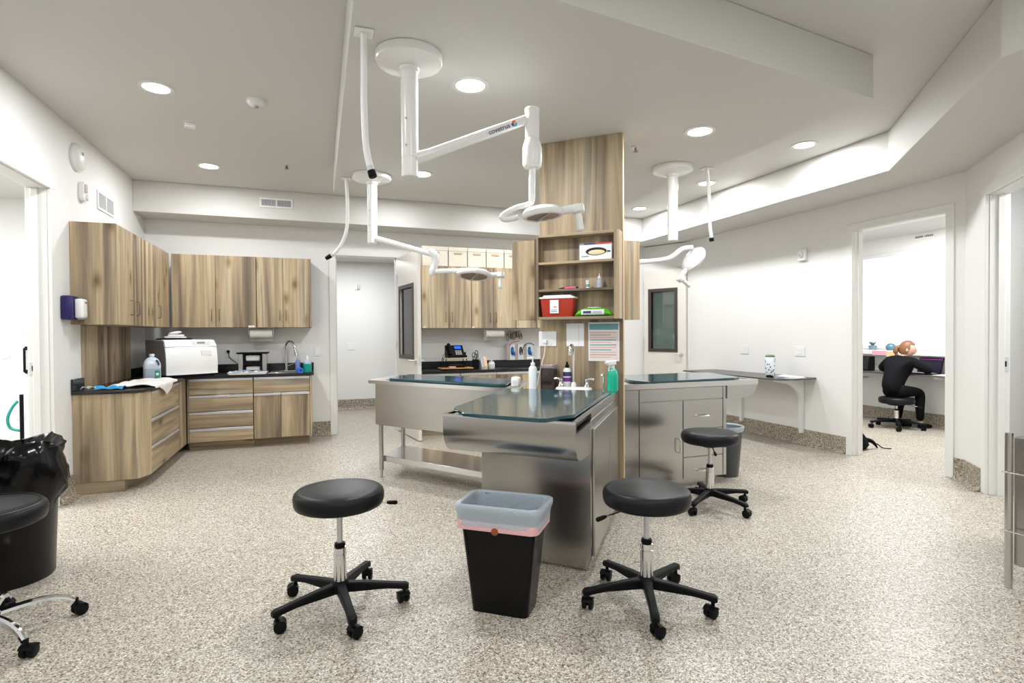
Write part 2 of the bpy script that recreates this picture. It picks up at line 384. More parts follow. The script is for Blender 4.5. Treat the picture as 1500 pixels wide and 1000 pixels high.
# office on the right
OX = 8.06
WY0, WY1, WZ0, WZ1 = 4.2, 6.5, 1.07, 2.50
struct('wall_office', MB().box(OX, OX + T, 2.4, WY0, 0, 2.9).box(OX, OX + T, WY1, 7.0, 0, 2.9).box(OX, OX + T, WY0, WY1, 0, WZ0).box(OX, OX + T, WY0, WY1, WZ1, 2.9)
       .box(RW + T, OX, 7.0, 7.1, 0, 2.9).box(RW + T, OX, 2.3, 2.4, 0, 2.9), WALL)
struct('ceiling_office', MB().box(RW + T, OX + T, 2.3, 7.1, 2.72, 2.85), CEIL)
# room on the left and the alcove behind the angled wall
struct('wall_left_room', MB().box(-5.0, LW - T, 6.95, 7.05, 0, 2.9).box(-5.1, -5.0, 2.5, 7.05, 0, 2.9).box(-5.0, LW - T, 2.4, 2.5, 0, 2.9), WALL)
struct('ceiling_left_room', MB().box(-5.1, LW - T, 2.4, 7.05, 2.73, 2.85), CEIL)
mb = MB(); angbox(mb, -0.3, 2.9, 1.9, 2.0, 0, 2.8); angbox(mb, -0.15, 0.0, T, 1.9, 0, 2.8); angbox(mb, 2.6, 2.7, T, 1.9, 0, 2.8)
struct('wall_alcove', mb, WALL)
mb = MB(); angbox(mb, -0.3, 2.9, T, 2.0, 2.73, 2.83); struct('ceiling_alcove', mb, CEIL)

# skirting: coved chip skirting along each wall
def cove(name, p, q, h=0.185, t=0.012):
    p, q = Vector(p), Vector(q); d = (q - p).normalized(); nrm = Vector((d.y, -d.x))       # right-hand side faces the room
    prof = [(0.0, 0.001), (0.075, 0.001), (0.045, 0.006), (0.024, 0.020), (0.014, 0.045), (t, 0.08), (t, h), (0.0, h)]
    rings = [[(b.x + nrm.x * o, b.y + nrm.y * o, z) for o, z in prof] for b in (p, q)]
    return struct(name, MB().loft(rings), COVE, None, 50)
cove('baseboard_left', (LW, 5.215), (LW, 5.60))
cove('baseboard_left.001', (LW, -2.5), (LW, 4.085))
cove('baseboard_back', (-0.03, BW), (0.195, BW))
cove('baseboard_right', (RW, 6.94), (RW, 4.325))
cove('baseboard_right.001', (RW, 3.26), (RW, 3.185))
cove('baseboard_angled', ang(0.0), ang(0.385))
cove('baseboard_hall', (-1.6, 10.1), (3.6, 10.1))
cove('baseboard_office', (OX, 7.0), (OX, 2.4))

# casings and jamb linings of the four openings
def casing(name, M, w, z, cw=0.06, deep=T):
    """opening of width w (local x 0..w), wall face on y=0, room on -y"""
    mb = MB()
    for y0, y1 in ((-0.014, 0.012),):
        mb.box(-cw, 0.012, y0, y1, 0, z - 0.012, 0.003, M); mb.box(w - 0.012, w + cw, y0, y1, 0, z - 0.012, 0.003, M)
        mb.box(-cw, w + cw, y0, y1, z - 0.012, z + cw, 0.003, M)
    mb.box(0.0, 0.016, 0.012, deep, 0, z, 0.002, M); mb.box(w - 0.016, w, 0.012, deep, 0, z, 0.002, M); mb.box(0.016, w - 0.016, 0.012, deep, z - 0.016, z, 0.002, M)
    mb.box(0.016, 0.028, deep * 0.45, deep * 0.75, 0, z - 0.016, 0.002, M); mb.box(w - 0.028, w - 0.016, deep * 0.45, deep * 0.75, 0, z - 0.016, 0.002, M)
    return struct(name, mb, TRIM, None, 30)
casing('trim_1', rotz(PI / 2, (LW, LDY0, 0)), LDY1 - LDY0, LDZ)
casing('trim_2', rotz(0, (BX0, BW, 0)), BX1 - BX0, BZ, 0.07)
casing('trim_3', rotz(-PI / 2, (RW, RY1, 0)), RY1 - RY0, RZ)
casing('trim_4', rotz(math.atan2(DA[1], DA[0]), (*ang(AT0), 0)), AT1 - AT0, AZ)

# lock strikes on the two near jambs
t = thing('strike_plate', 'small steel strike plate on the left doorway jamb', 'strike plate', (LW - 0.11, LDY1 - 0.0185, 1.085))
MB().box(-0.022, 0.022, -0.002, 0.002, -0.05, 0.05, 0.001).build('plate', ALU, t); MB().box(-0.008, 0.01, -0.004, -0.002, -0.02, 0.02).build('slot', DARKV, t)
t = thing('strike_plate', 'small steel strike plate on the right doorway jamb', 'strike plate', (*ang(AT0 + 0.0185, 0.115), 1.06), math.atan2(DN[1], DN[0]))
MB().box(-0.022, 0.022, -0.002, 0.002, -0.06, 0.06, 0.001).build('plate', ALU, t); MB().box(-0.010, 0.008, -0.0045, -0.002, -0.022, 0.022).build('slot', DARKV, t)

# door leaves with glazed lights
def door_leaf(name, hinge, heading, width, z1, win, lever_side, label, lever_z=1.0):
    a = rad(90 - heading)                                   # local +x runs from hinge along heading
    t = bpy.data.objects.new(name, None); C.objects.link(t); t.location = (hinge[0], hinge[1], 0); t.rotation_euler = (0, 0, a)
    t['kind'] = 'structure'; t['label'] = label
    x0, x1, z0w, z1w = win; th = 0.022
    mb = MB().box(0, x0, -th, th, 0.012, z1, 0.002).box(x1, width, -th, th, 0.012, z1, 0.002).box(x0, x1, -th, th, 0.012, z0w).box(x0, x1, -th, th, z1w, z1)
    mb.build('leaf', DOORP, t, 30)
    f = MB()
    for s in (-1, 1):
        y0, y1 = (th, th + 0.012) if s > 0 else (-th - 0.012, -th)
        f.box(x0 - 0.03, x0 + 0.02, y0, y1, z0w - 0.03, z1w + 0.03, 0.002).box(x1 - 0.02, x1 + 0.03, y0, y1, z0w - 0.03, z1w + 0.03, 0.002)
        f.box(x0 + 0.02, x1 - 0.02, y0, y1, z0w - 0.03, z0w + 0.02, 0.002).box(x0 + 0.02, x1 - 0.02, y0, y1, z1w - 0.02, z1w + 0.03, 0.002)
    f.build('window_frame', DARKF, t, 30)
    MB().box(x0 + 0.001, x1 - 0.001, -0.003, 0.003, z0w + 0.001, z1w - 0.001).build('pane', PANE, t)
    for s in (-1, 1):
        b = MB(); xx = width - 0.07
        b.cyl((xx, s * th, lever_z), (xx, s * (th + 0.012), lever_z), 0.032, n=20)
        b.tube([(xx, s * (th + 0.012), lever_z), (xx, s * (th + 0.05), lever_z), (xx - 0.02, s * (th + 0.058), lever_z), (xx - 0.115, s * (th + 0.058), lever_z)], [0.011, 0.011, 0.011, 0.009], 10)
        b.build('lever', ALU, t)
    MB().box(width - 0.001, width + 0.002, -0.014, 0.014, lever_z - 0.06, lever_z + 0.06).build('lock_plate', ALU, t)
    for zz in (0.25, 1.2, 2.1): MB().cyl((-0.006, -th - 0.006, zz - 0.05), (-0.006, -th - 0.006, zz + 0.05), 0.008, n=10).build('hinge', ALU, t)
    return t
door_leaf('door_1', (1.095, 7.625), 172.0, 0.90, 2.375, (0.14, 0.72, 1.04, 1.95), 1, 'open beige door with a dark framed window at the hall doorway')
ca = math.degrees(math.atan2(5.05 - RW, BW - 6.95)) + 180
door_leaf('door_2', (5.06 - 0.022, 7.585), ca, 0.70, 2.32, (0.10, 0.54, 1.06, 2.0), 1, 'closed beige door with a dark framed window in the far corner')

# window of the office
struct('window_1', MB().box(OX - 0.01, OX + 0.05, WY0, WY0 + 0.05, WZ0, WZ1, 0.003).box(OX - 0.01, OX + 0.05, WY1 - 0.05, WY1, WZ0, WZ1, 0.003).box(OX - 0.01, OX + 0.05, WY0 + 0.05, WY1 - 0.05, WZ1 - 0.05, WZ1, 0.003)
       .box(OX - 0.01, OX + 0.05, WY0 + 0.05, WY1 - 0.05, WZ0, WZ0 + 0.05, 0.003), TRIM)
pw = MB().box(OX + 0.02, OX + 0.026, WY0 + 0.05, WY1 - 0.05, WZ0 + 0.05, WZ1 - 0.05).build('pane', thin_glass('office_glass', (1, 1, 1), 0.05), bpy.data.objects['window_1'])
struct('window_sill', MB().box(OX - 0.16, OX - 0.011, WY0 - 0.1, WY1 + 0.1, 0.985, 1.05, 0.006), TRIM)

# ------------------------------------------------------------------ recessed ceiling lamps and added fill lamps
def downlight(x, y, z, label, k=1.0, first=[None]):
    if first[0] is None:
        t = thing('ceiling_light', label, 'ceiling light', (x, y, z), 0, 'recessed ceiling lights')
        MB().ring((0, 0, 0), 0.085, 0.112, -0.007, 0.0, 36).build('trim_ring', WHITE, t)
        MB().lathe([(0.084, -0.001), (0.084, -0.004), (0.05, -0.006), (0.001, -0.006)], n=32).build('diffuser', LIGHT, t)
        first[0] = t
    else:
        t = copy_tree(first[0]); t.location = (x, y, z); t['label'] = label
    area('ceiling_or_fill_glow', (x, y, z - 0.012), 0.16, CAN_W * k)
    return t
downlight(-1.033, 4.501, ZH, 'recessed round light nearest the left wall, in front of the other left one')
downlight(-1.008, 6.392, ZH, 'recessed round light over the corner of the wood cabinets')
downlight(0.885, 3.145, ZL, 'recessed round light right of the nearest ceiling disc')
downlight(0.937, 5.015, ZL, 'recessed round light beside the bottom of the nearest lamp post')
downlight(2.670, 3.310, ZL, 'recessed round light right of the wooden column top')
downlight(4.337, 3.902, ZH, 'recessed round light on the high strip toward the right corner')
downlight(4.342, 5.265, ZH, 'recessed round light behind the hanging hose at right')
downlight(4.316, 6.625, ZH, 'recessed round light farthest back on the right strip')
for x in (0.95, 2.40): area('ceiling_or_fill_glow', (x, 6.60, ZH - 0.02), 0.16, CAN_W * 0.5)
for k, (x, y) in enumerate([(-1.03, 2.4), (-1.03, 0.3), (0.9, 0.6), (2.5, 0.8), (2.6, -1.0), (0.6, -1.4), (-1.0, -1.6)]):  # unseen fill lamps, added out of frame and behind the camera for even light
    area('ceiling_or_fill_glow', (x, y, ZH - 0.02), 0.16, CAN_W * 0.62)
area('hall_light', (0.6, 8.9, 2.60), 0.5, 34, sy=0.5)
area('office_light', (6.8, 4.6, 2.70), 1.1, 90, (1, 1, 1), sy=1.1)
area('left_room_light', (-3.3, 4.9, 2.71), 1.1, 95, (0.97, 0.99, 1), sy=1.1)
area('alcove_light', (*ang(0.9, 1.0), 2.70), 0.5, 40, (0.97, 0.99, 1), sy=0.5)
# ------------------------------------------------------------------ wood cabinets
def pull_u(parent, c, axis, out, L=0.13, r=0.005, m=None, off=0.03, name='handle'):
    """bar pull: c centre on the face, axis = direction of bar, out = direction off the face"""
    c, a, o = Vector(c), Vector(axis), Vector(out)
    p = [c - a * L / 2, c - a * L / 2 + o * off * 0.8, c - a * (L / 2 - 0.012) + o * off, c + a * (L / 2 - 0.012) + o * off, c + a * L / 2 + o * off * 0.8, c + a * L / 2]
    return MB().tube(p, r, 8).build(name, m or BRONZE, parent)
# upper cabinets on the left wall
UZ0, UZ1 = 1.425, 2.28
t = thing('upper_cabinet', 'long wood-grain wall cabinet on the left wall, its end panel facing the room', 'cabinet', (LW + 0.002, 5.50, 0))
MB().box(0, 0.305, 0.02, 1.80, UZ0, UZ1, 0.001).build('body', WOODV, t, 15)
MB().box(0, 0.325, 0, 0.019, UZ0, UZ1, 0.001).build('end_panel', WOODV, t)
for k, (y0, y1, hy) in enumerate([(0.022, 0.445, 0.36), (0.449, 1.19, 0.53), (1.194, 1.78, 1.28)]):
    d = MB().box(0.307, 0.326, y0, y1, UZ0, UZ1, 0.002).build('door', WOODV, t)
    pull_u(d, (0.326, hy, UZ0 + 0.16), (0, 0, 1), (1, 0, 0), 0.13)
def upper_pair(name, label, x0, xm, x1, y_back, depth, z0, z1, wood_m, hand, end=False, extra=()):
    t = thing(name, label, 'cabinet', (x0, y_back, 0))
    w_ = x1 - x0
    MB().box(0, w_, -depth + 0.02, -0.002, z0, z1, 0.001).build('body', wood_m, t)
    for a, b, hx in ((0.002, xm - x0 - 0.002, hand[0]), (xm - x0 + 0.002, w_ - (0.022 if end else 0.002), hand[1])):
        d = MB().box(a, b, -depth, -depth + 0.019, z0, z1, 0.002).build('door', wood_m, t)
        pull_u(d, (hx - x0, -depth, z0 + 0.15), (0, 0, 1), (0, -1, 0), 0.13)
    if end: MB().box(w_ - 0.02, w_, -depth, -0.002, z0, z1, 0.001).build('end_panel', wood_m, t)
    return t
upper_pair('upper_cabinet', 'wood-grain wall cabinet over the white sterilizer, next to the corner', -1.555, -1.10, -0.662, BW, 0.35, UZ0, UZ1, WOODV, (-1.14, -1.06))
upper_pair('upper_cabinet', 'wood-grain wall cabinet over the left sink, beside the hall doorway', -0.658, -0.362, -0.035, BW, 0.35, UZ0, UZ1, WOODV, (-0.40, -0.325), True)
MB().box(0, 0.011, 0, 1.31, 0.872, UZ0 - 0.002, 0.001).build('wall_panel', WOODV, None, 40, (LW + 0.001, 5.71, 0))
o = bpy.data.objects['wall_panel']; tag(o, 'dark wood-grain backing panel between left counter and wall cabinet', 'panel')
# base run on the left wall
ZT = 0.838
t = thing('drawer_cabinet', 'wood-grain base cabinet on the left wall with plain end and angled corner', 'cabinet', (LW + 0.002, 5.50, 0))
MB().prism([(0, 0.02), (0.44, 0.02), (0.50, 0.16), (0.50, 1.62), (0, 1.62)], 0.10, ZT, 0.001).build('body', WOODV, t, 15)
MB().box(0, 0.445, 0, 0.019, 0.10, ZT, 0.001).build('end_panel', WOODV, t)
MB().prism([(0.446, 0.0), (0.462, 0.004), (0.525, 0.158), (0.505, 0.166), (0.44, 0.022)], 0.10, ZT, 0.001).build('corner_panel', WOODV, t, 15)
MB().prism([(0, 0.003), (0.36, 0.003), (0.36, 0.10), (0.41, 0.22), (0.41, 1.68), (0, 1.68)], 0.0, 0.099, 0.001).build('plinth', WOODH, t, 15)
for z0, z1 in ((0.105, 0.345), (0.35, 0.59), (0.595, ZT - 0.004)):
    d = MB().box(0.505, 0.525, 0.172, 1.20, z0, z1 - 0.03, 0.002).build('drawer', WOODH, t)
    MB().box(0.505, 0.530, 0.172, 1.20, z1 - 0.029, z1 - 0.002, 0.003).build('pull_rail', ALU, d)
MB().box(0.501, 0.521, 1.205, 1.575, 0.10, ZT, 0.001).build('filler_panel', WOODV, t)
# base run on the back wall
t = thing('drawer_cabinet', 'wide wood-grain base cabinet with four drawers and metal pull strips', 'cabinet', (-1.372, 7.10, 0))
MB().box(0, 0.684, 0.02, 0.545, 0.10, ZT, 0.001).build('body', WOODV, t, 15)
MB().box(0, 0.684, 0.10, 0.53, 0.0, 0.099).build('plinth', WOODH, t, 15)
MB().box(0.0, 0.016, -0.001, 0.019, 0.10, ZT, 0.001).build('filler_panel', WOODV, t)
for z0, z1 in ((0.105, 0.262), (0.266, 0.452), (0.456, 0.645), (0.649, ZT - 0.002)):
    d = MB().box(0.018, 0.681, 0, 0.019, z0, z1 - 0.036, 0.002).build('drawer', WOODH, t)
    MB().box(0.018, 0.681, -0.006, 0.019, z1 - 0.035, z1 - 0.003, 0.003).build('pull_rail', ALU, d)
t = thing('sink_cabinet', 'wood-grain base cabinet with two doors under the left sink', 'cabinet', (-0.684, 7.10, 0))
MB().box(0, 0.624, 0.02, 0.545, 0.10, ZT, 0.001).build('body', WOODV, t, 15)
MB().box(0, 0.61, 0.10, 0.53, 0.0, 0.099).build('plinth', WOODH, t, 15)
MB().box(0.626, 0.645, -0.001, 0.545, 0.10, ZT, 0.001).build('end_panel', WOODV, t)
d = MB().box(0.003, 0.622, 0, 0.019, 0.649, ZT - 0.038, 0.002).build('false_drawer', WOODH, t)
MB().box(0.003, 0.622, -0.006, 0.019, ZT - 0.036, ZT - 0.004, 0.003).build('pull_rail', ALU, d)
for x0, x1 in ((0.003, 0.296), (0.300, 0.622)):
    d = MB().box(x0, x1, 0, 0.019, 0.105, 0.609, 0.002).build('door', WOODV, t)
    MB().box(x0, x1, -0.006, 0.019, 0.611, 0.643, 0.003).build('pull_rail', ALU, d)
# continuous L-shaped worktop with its splashback
t = thing('worktop', 'black stone worktop running around the corner of the wood cabinets', 'worktop', (LW + 0.002, 5.48, 0))
MB().prism([(0, 0), (0.46, 0), (0.545, 0.17), (0.545, 1.60), (1.885, 1.60), (1.885, 2.166), (0, 2.166)], 0.84, 0.872, 0.003).build('slab', COUNTER, t)
for b_ in ((0.0, 0.02, 0.0, 0.23), (0.0, 0.02, 1.56, 2.147), (0.0, 1.885, 2.147, 2.166)): MB().box(*b_, 0.8725, 0.97, 0.002).build('splashback', COUNTER, t)
s = MB(); s.prism(rrect(0.20, 0.16, 0.03), 0.8726, 0.8732).build('sink_bowl_shade', mat('sink_shadow', (0.02, 0.02, 0.021), 0.3, 0.5), t, loc=(1.58, 1.86, 0))  # flat sheet on the slab, the bowl's shade put into its dark colour
MB().loft([[(x, y, z) for x, y in rrect(0.215 + d, 0.175 + d, 0.035)] for d, z in ((0, 0.873), (-0.002, 0.877), (-0.015, 0.877), (-0.017, 0.8735))], True, False).build('sink_rim', STEELS, t, loc=(1.58, 1.86, 0))

# second run: right of the hall doorway
t2z0, t2z1 = 1.412, 2.255
upper_pair('upper_cabinet', 'pale wood wall cabinet left of centre, nearest the open hall door', 1.353, 1.726, 2.044, BW, 0.35, t2z0, t2z1, WOODL, (1.68, 1.77))
upper_pair('upper_cabinet', 'pale wood wall cabinet above the paper towel roll, partly behind column', 2.048, 2.362, 2.702, BW, 0.35, t2z0, t2z1, WOODL, (2.315, 2.405))
upper_pair('upper_cabinet', 'pale wood wall cabinet mostly hidden behind the wooden column', 2.706, 3.03, 3.36, BW, 0.35, t2z0, t2z1, WOODL, (2.99, 3.07), True)
for k, (x0, x1) in enumerate([(1.37, 1.725), (1.73, 1.995), (2.0, 2.265), (2.27, 2.53), (2.535, 2.79)]):
    lb = ['leftmost', 'second from left', 'third from left', 'fourth from left', 'rightmost'][k]
    b = thing('storage_box', 'cream cardboard storage box on the pale wall cabinets, %s in the row' % lb, 'box', (x0, BW - 0.34, t2z1 + 0.001), 0, 'storage boxes on the wall cabinets')
    w_ = x1 - x0; hh = 0.262
    MB().box(0.004, w_ - 0.004, 0, 0.30, 0, hh - 0.055, 0.002).build('carton', BOXM, b)
    MB().box(0.0, w_, -0.004, 0.304, hh - 0.054, hh, 0.003).build('lid', BOXM, b)
    cx = w_ / 2
    MB().box(cx - 0.055, cx + 0.055, -0.010, -0.0045, hh * 0.55 - 0.008 + 0.03, hh * 0.55 + 0.016 + 0.03, 0.004).build('handle', TANW, b)
t = thing('base_cabinet', 'pale wood base cabinet behind the steel tables at the back', 'cabinet', (1.32, BW - 0.60, 0))
MB().box(0, 2.0, 0.02, 0.595, 0.10, 0.815, 0.001).build('body', WOODL, t)
MB().box(0, 2.0, 0.09, 0.58, 0, 0.099).build('plinth', WOODH, t, 15)
for k in range(4):
    x0 = 0.003 + k * 0.5
    d = MB().box(x0, x0 + 0.494, 0, 0.019, 0.105, 0.775, 0.002).build('door', WOODL, t)
    MB().box(x0, x0 + 0.494, -0.006, 0.019, 0.777, 0.812, 0.003).build('pull_rail', ALU, d)
t = thing('worktop', 'black worktop at the back with telephone and glove boxes', 'worktop', (1.31, BW - 0.625, 0))
MB().box(0, 2.06, 0, 0.622, 0.817, 0.85, 0.003).build('slab', COUNTER, t)
MB().box(0.0, 2.06, 0.60, 0.622, 0.8505, 0.945, 0.002).build('splashback', COUNTER, t)

# ------------------------------------------------------------------ wooden column with its wall cabinets
CL = Vector((1.67, 3.955)); CE = Vector((0.74314, -0.66913)); CN = Vector((-0.66913, -0.74314)); CWD = 0.646
def cf(u, v=0.0):                       # point on the column's near face: u along it, v out of it
    p = CL + CE * u + CN * v; return (p.x, p.y)
CANG = math.atan2(CE.y, CE.x)           # local frame: +x along face, -y out toward the room
t = thing('wood_column', 'tall wood-grain column standing between the three steel tables', 'column', (*cf(0), 0), CANG)
ap = (CWD / 2, 0.56)
MB().prism([(0.004, 0.004), (CWD - 0.004, 0.004), (CWD / 2 + 0.02, 0.555), (CWD / 2 - 0.02, 0.555)], 0, ZL - 0.002).build('core', WOODC, t)
MB().box(0, CWD, -0.012, 0.006, 0.0, ZL - 0.002, 0.001).build('front_panel', WOODC, t)
MB().box(CWD, CWD + 0.004, -0.012, 0.03, 0.0, ZL - 0.002, 0.002).build('corner_trim', TANW, t)
# open shelf cabinet on the near face
cz0, cz1, cd = 1.430, 2.070, 0.135
t = thing('shelf_cabinet', 'open wood wall cabinet with three shelves on the column face', 'cabinet', (*cf(0), 0), CANG)
X0, X1 = 0.012, 0.645
MB().box(X0, X1, -0.022, -0.0125, cz0, cz1).build('back_panel', WOODC, t)
MB().box(X0, X0 + 0.018, -cd, -0.0225, cz0, cz1, 0.001).build('side_panel', WOODV, t)
MB().box(X1 - 0.040, X1, -cd, -0.0225, cz0, cz1, 0.001).build('side_panel', WOODV, t)
MB().box(X0 + 0.0185, X1 - 0.0405, -cd, -0.0225, cz1 - 0.02, cz1, 0.001).build('top_panel', WOODH, t)
MB().box(X0 + 0.0185, X1 - 0.0405, -cd, -0.0225, cz0, cz0 + 0.02, 0.001).build('bottom_panel', WOODH, t)
for z in (1.845, 1.640): MB().box(X0 + 0.019, X1 - 0.041, -cd + 0.003, -0.0225, z, z + 0.018, 0.001).build('shelf', WOODH, t)
# cabinets on the two far faces, doors ajar, seen past the column's edges
P1, P2 = Vector((1.632, 4.02)), Vector((1.50, 4.10))
t = thing('open_cabinet_door', 'wood door of the column cabinet standing open at its left edge', 'cabinet door', (1.655, 4.035, 0), math.atan2(0.11, -0.145))
MB().box(0.0, 0.185, -0.009, 0.009, 1.432, 2.068, 0.002).build('door', WOODV, t)
MB().box(-0.012, 0.0, -0.012, 0.012, 1.425, 2.075, 0.002).build('hinge_stile', WOODC, t)
t = thing('open_cabinet_door', 'wood door of the column cabinet standing open at its right edge', 'cabinet door', (2.295, 3.86, 0), math.atan2(-0.03, 0.17))
MB().box(0.0, 0.195, -0.009, 0.009, 1.432, 2.072, 0.002).build('door', WOODV, t)
MB().box(-0.012, 0.0, -0.012, 0.012, 1.425, 2.075, 0.002).build('hinge_stile', WOODC, t)

# ------------------------------------------------------------------ steel table nearest the camera
ZR = 0.905
FL, FR, BR_, BL = Vector((0.632, 2.828)), Vector((1.148, 2.309)), Vector((2.115, 3.535)), Vector((1.47, 3.90))
def bil(s, q, A=None):
    a, b, c, d = A or (FL, FR, BR_, BL); p = (a * (1 - s) + b * s) * (1 - q) + (d * (1 - s) + c * s) * q
    return (p.x, p.y)
def ringplate(mb, outer, inner, z0, z1):
    n = len(outer)
    rings = [[(*p, z0) for p in outer], [(*p, z1) for p in outer], [(*p, z1) for p in inner], [(*p, z0) for p in inner], [(*p, z0) for p in outer]]
    return mb.loft(rings, True, False)
base = (1.3, 3.0, 0)
t = thing('steel_exam_table', 'stainless exam table nearest the camera with a dark glass top and sink', 'table', base)
mb = MB(base)                                        # tub: side profile swept across the width
prof = [(0.0, ZR - 0.004), (0.0, 0.83)] + [(0.0 + 0.085 * (1 - cos(a)), 0.83 - 0.135 * sin(a)) for a in [PI / 2 * k / 7 for k in range(1, 8)]] + [(0.16, 0.685), (0.27, 0.675), (0.27, ZR - 0.06), (0.016, ZR - 0.06), (0.016, ZR - 0.004)]
rings = [[(*bil(s, q), z) for q, z in prof] for s in (0.0, 1.0)]
mb.loft(rings); mb.build('basin', STEEL, t, 25)
out = [bil(0, 0), bil(1, 0), bil(1, 1), bil(0, 1)]; inn = [bil(0.025, 0.014), bil(0.975, 0.014), bil(0.975, 0.84), bil(0.025, 0.84)]
mb = MB(base); ringplate(mb, [bil(-0.004, -0.003), bil(1.004, -0.003), bil(1.004, 1), bil(-0.004, 1)], inn, ZR - 0.012, ZR); mb.build('rim', STEELS, t, 25)
MB(base).prism([bil(0.03, 0.02), bil(0.97, 0.02), bil(0.97, 0.84), bil(0.03, 0.84)], ZR - 0.045, ZR - 0.022).build('drain_rack', DARKV, t)
gl = [(0.716, 2.922), (0.704, 2.69), (0.760, 2.60), (0.985, 2.36), (1.015, 2.345), (1.205, 2.425), (1.93, 3.33), (1.40, 3.735), (1.29, 3.74)]
MB(base).prism(gl, ZR + 0.001, ZR + 0.020, 0.003).build('glass_top', TEAL, t, 30)
pf = Vector((1.403, 2.629)); pl_ = Vector((0.925, 3.105)); pb = Vector((2.085, 3.50)); pbl = Vector((1.52, 3.86))
MB(base).prism([pf, pb, pbl, pl_], 0.085, ZR - 0.0505, 0.004).build('pedestal', STEEL, t, 25)
mb = MB(base); ringplate(mb, [bil(0.0, 0.272), bil(1.0, 0.272), bil(1.0, 0.995), bil(0.0, 0.995)], [bil(0.02, 0.28), bil(0.98, 0.28), bil(0.98, 0.86), bil(0.02, 0.86)], ZR - 0.0502, ZR - 0.0122); mb.build('rim_skirt', STEEL, t, 25)
def ins(p, k): c = Vector((1.48, 3.3)); return p + (c - p).normalized() * k
MB(base).prism([ins(pf, 0.085), ins(pb, 0.06), ins(pbl, 0.06), ins(pl_, 0.075)], 0.0, 0.0845, 0.002).build('plinth', STEEL, t, 25)
d = (pb - pf).normalized(); nrm = Vector((d.y, -d.x))
side = [pf + d * 0.03 + nrm * 0.001, pf + d * 0.60 + nrm * 0.001]
def slab(mb, a, b, z0, z1, n_, th): return mb.prism([a, b, b + n_ * th, a + n_ * th], z0, z1, 0.002)
mb = MB(base); slab(mb, side[0], side[1], 0.10, 0.80, nrm, 0.012); mb.build('side_door', STEELV, t, 25)
mb = MB(base); slab(mb, pf + d * 0.62 + nrm * 0.001, pf + d * 1.03 + nrm * 0.001, 0.10, 0.80, nrm, 0.012); mb.build('side_door', STEELV, t, 25)

# ------------------------------------------------------------------ steel tub table at the left
A2 = (Vector((0.488, 5.229)), Vector((1.425, 3.96)), Vector((1.76, 4.50)), Vector((0.82, 5.78)))
base = (0.9, 4.9, 0)
t = thing('steel_tub_table', 'stainless tub table on round legs behind the nearest table, left of the column', 'table', base)
b2 = lambda s, q: bil(s, q, A2)
mb = MB(base); ringplate(mb, [b2(-0.012, -0.035), b2(1, -0.035), b2(1, 1.02), b2(-0.012, 1.02)], [b2(0.10, 0.10), b2(0.96, 0.10), b2(0.96, 0.9), b2(0.10, 0.9)], ZR - 0.03, ZR); mb.build('rim', STEELS, t, 25)
mb = MB(base); mb.prism([b2(0.03, 0.03), b2(0.97, 0.03), b2(0.97, 0.97), b2(0.03, 0.97)], 0.49, ZR - 0.031, 0.004); mb.build('tub', STEEL, t, 25)
MB(base).prism([b2(0.06, 0.08), b2(0.96, 0.08), b2(0.96, 0.9), b2(0.06, 0.9)], ZR - 0.0305, ZR - 0.012).build('drain_rack', DARKV, t)
MB(base).prism([b2(0.12, 0.16), b2(0.14, 0.07), b2(0.90, 0.07), b2(0.95, 0.16), b2(0.95, 0.85), b2(0.88, 0.93), b2(0.17, 0.93), b2(0.13, 0.85)], ZR + 0.001, ZR + 0.020, 0.003).build('glass_top', TEAL, t, 30)
MB(base).prism([b2(0.07, 0.10), b2(0.95, 0.10), b2(0.95, 0.85), b2(0.07, 0.85)], 0.145, 0.20, 0.004).build('shelf', STEELS, t, 25)
for s, q in ((0.068, 0.07), (0.068, 0.88), (0.93, 0.10), (0.93, 0.88)):
    x, y = b2(s, q)
    l = MB(base).cyl((x, y, 0.07), (x, y, 0.489), 0.021, n=18).build('leg', STEELV, t)
    MB(base).lathe([(0.032, 0.0), (0.032, 0.004), (0.014, 0.010), (0.013, 0.07)], (x, y, 0), 16).build('foot', STEELS, l)

# ------------------------------------------------------------------ steel cabinet table at the right
base = (2.8, 4.2, 0)
t = thing('steel_cabinet_table', 'stainless cabinet table with drawers and door, right of the column', 'table', base)
fy, by = 3.885, 4.56
MB(base).prism([(2.262, fy + 0.004), (3.405, fy + 0.004), (3.405, by), (2.40, by)], 0.07, 0.86, 0.003).build('body', STEEL, t, 25)
MB(base).box(2.36, 3.34, fy + 0.06, by - 0.04, 0.0, 0.0695).build('plinth', STEEL, t)
prof = [(3.4055, ZR - 0.005), (3.4055, 0.745)] + [(3.60 + 0.14 * sin(a), 0.885 - 0.14 * cos(a)) for a in [PI / 2 * k / 7 for k in range(0, 8)]] + [(3.742, ZR - 0.005)]
MB(base).loft([[(x, y, z) for x, z in prof] for y in (fy - 0.022, by + 0.01)]).build('basin_end', STEEL, t, 25)
mb = MB(base); ringplate(mb, [(2.255, fy - 0.026), (3.745, fy - 0.026), (3.79, by + 0.02), (2.42, by + 0.02)], [(2.30, fy + 0.03), (3.70, fy + 0.03), (3.73, by - 0.03), (2.46, by - 0.03)], ZR - 0.045, ZR); mb.build('rim', STEELS, t, 25)
MB(base).prism([(2.29, fy + 0.02), (3.71, fy + 0.02), (3.735, by - 0.02), (2.45, by - 0.02)], 0.861, ZR - 0.014).build('drain_rack', WHITEP, t)
MB(base).prism([(2.52, 4.05), (2.56, 3.862), (2.62, 3.835), (3.50, 3.885), (3.60, 3.93), (3.74, 4.50), (3.64, 4.575), (2.72, 4.56)], ZR + 0.001, ZR + 0.019, 0.003).build('glass_top', TEAL, t, 30)
y0, y1 = fy - 0.010, fy + 0.0035
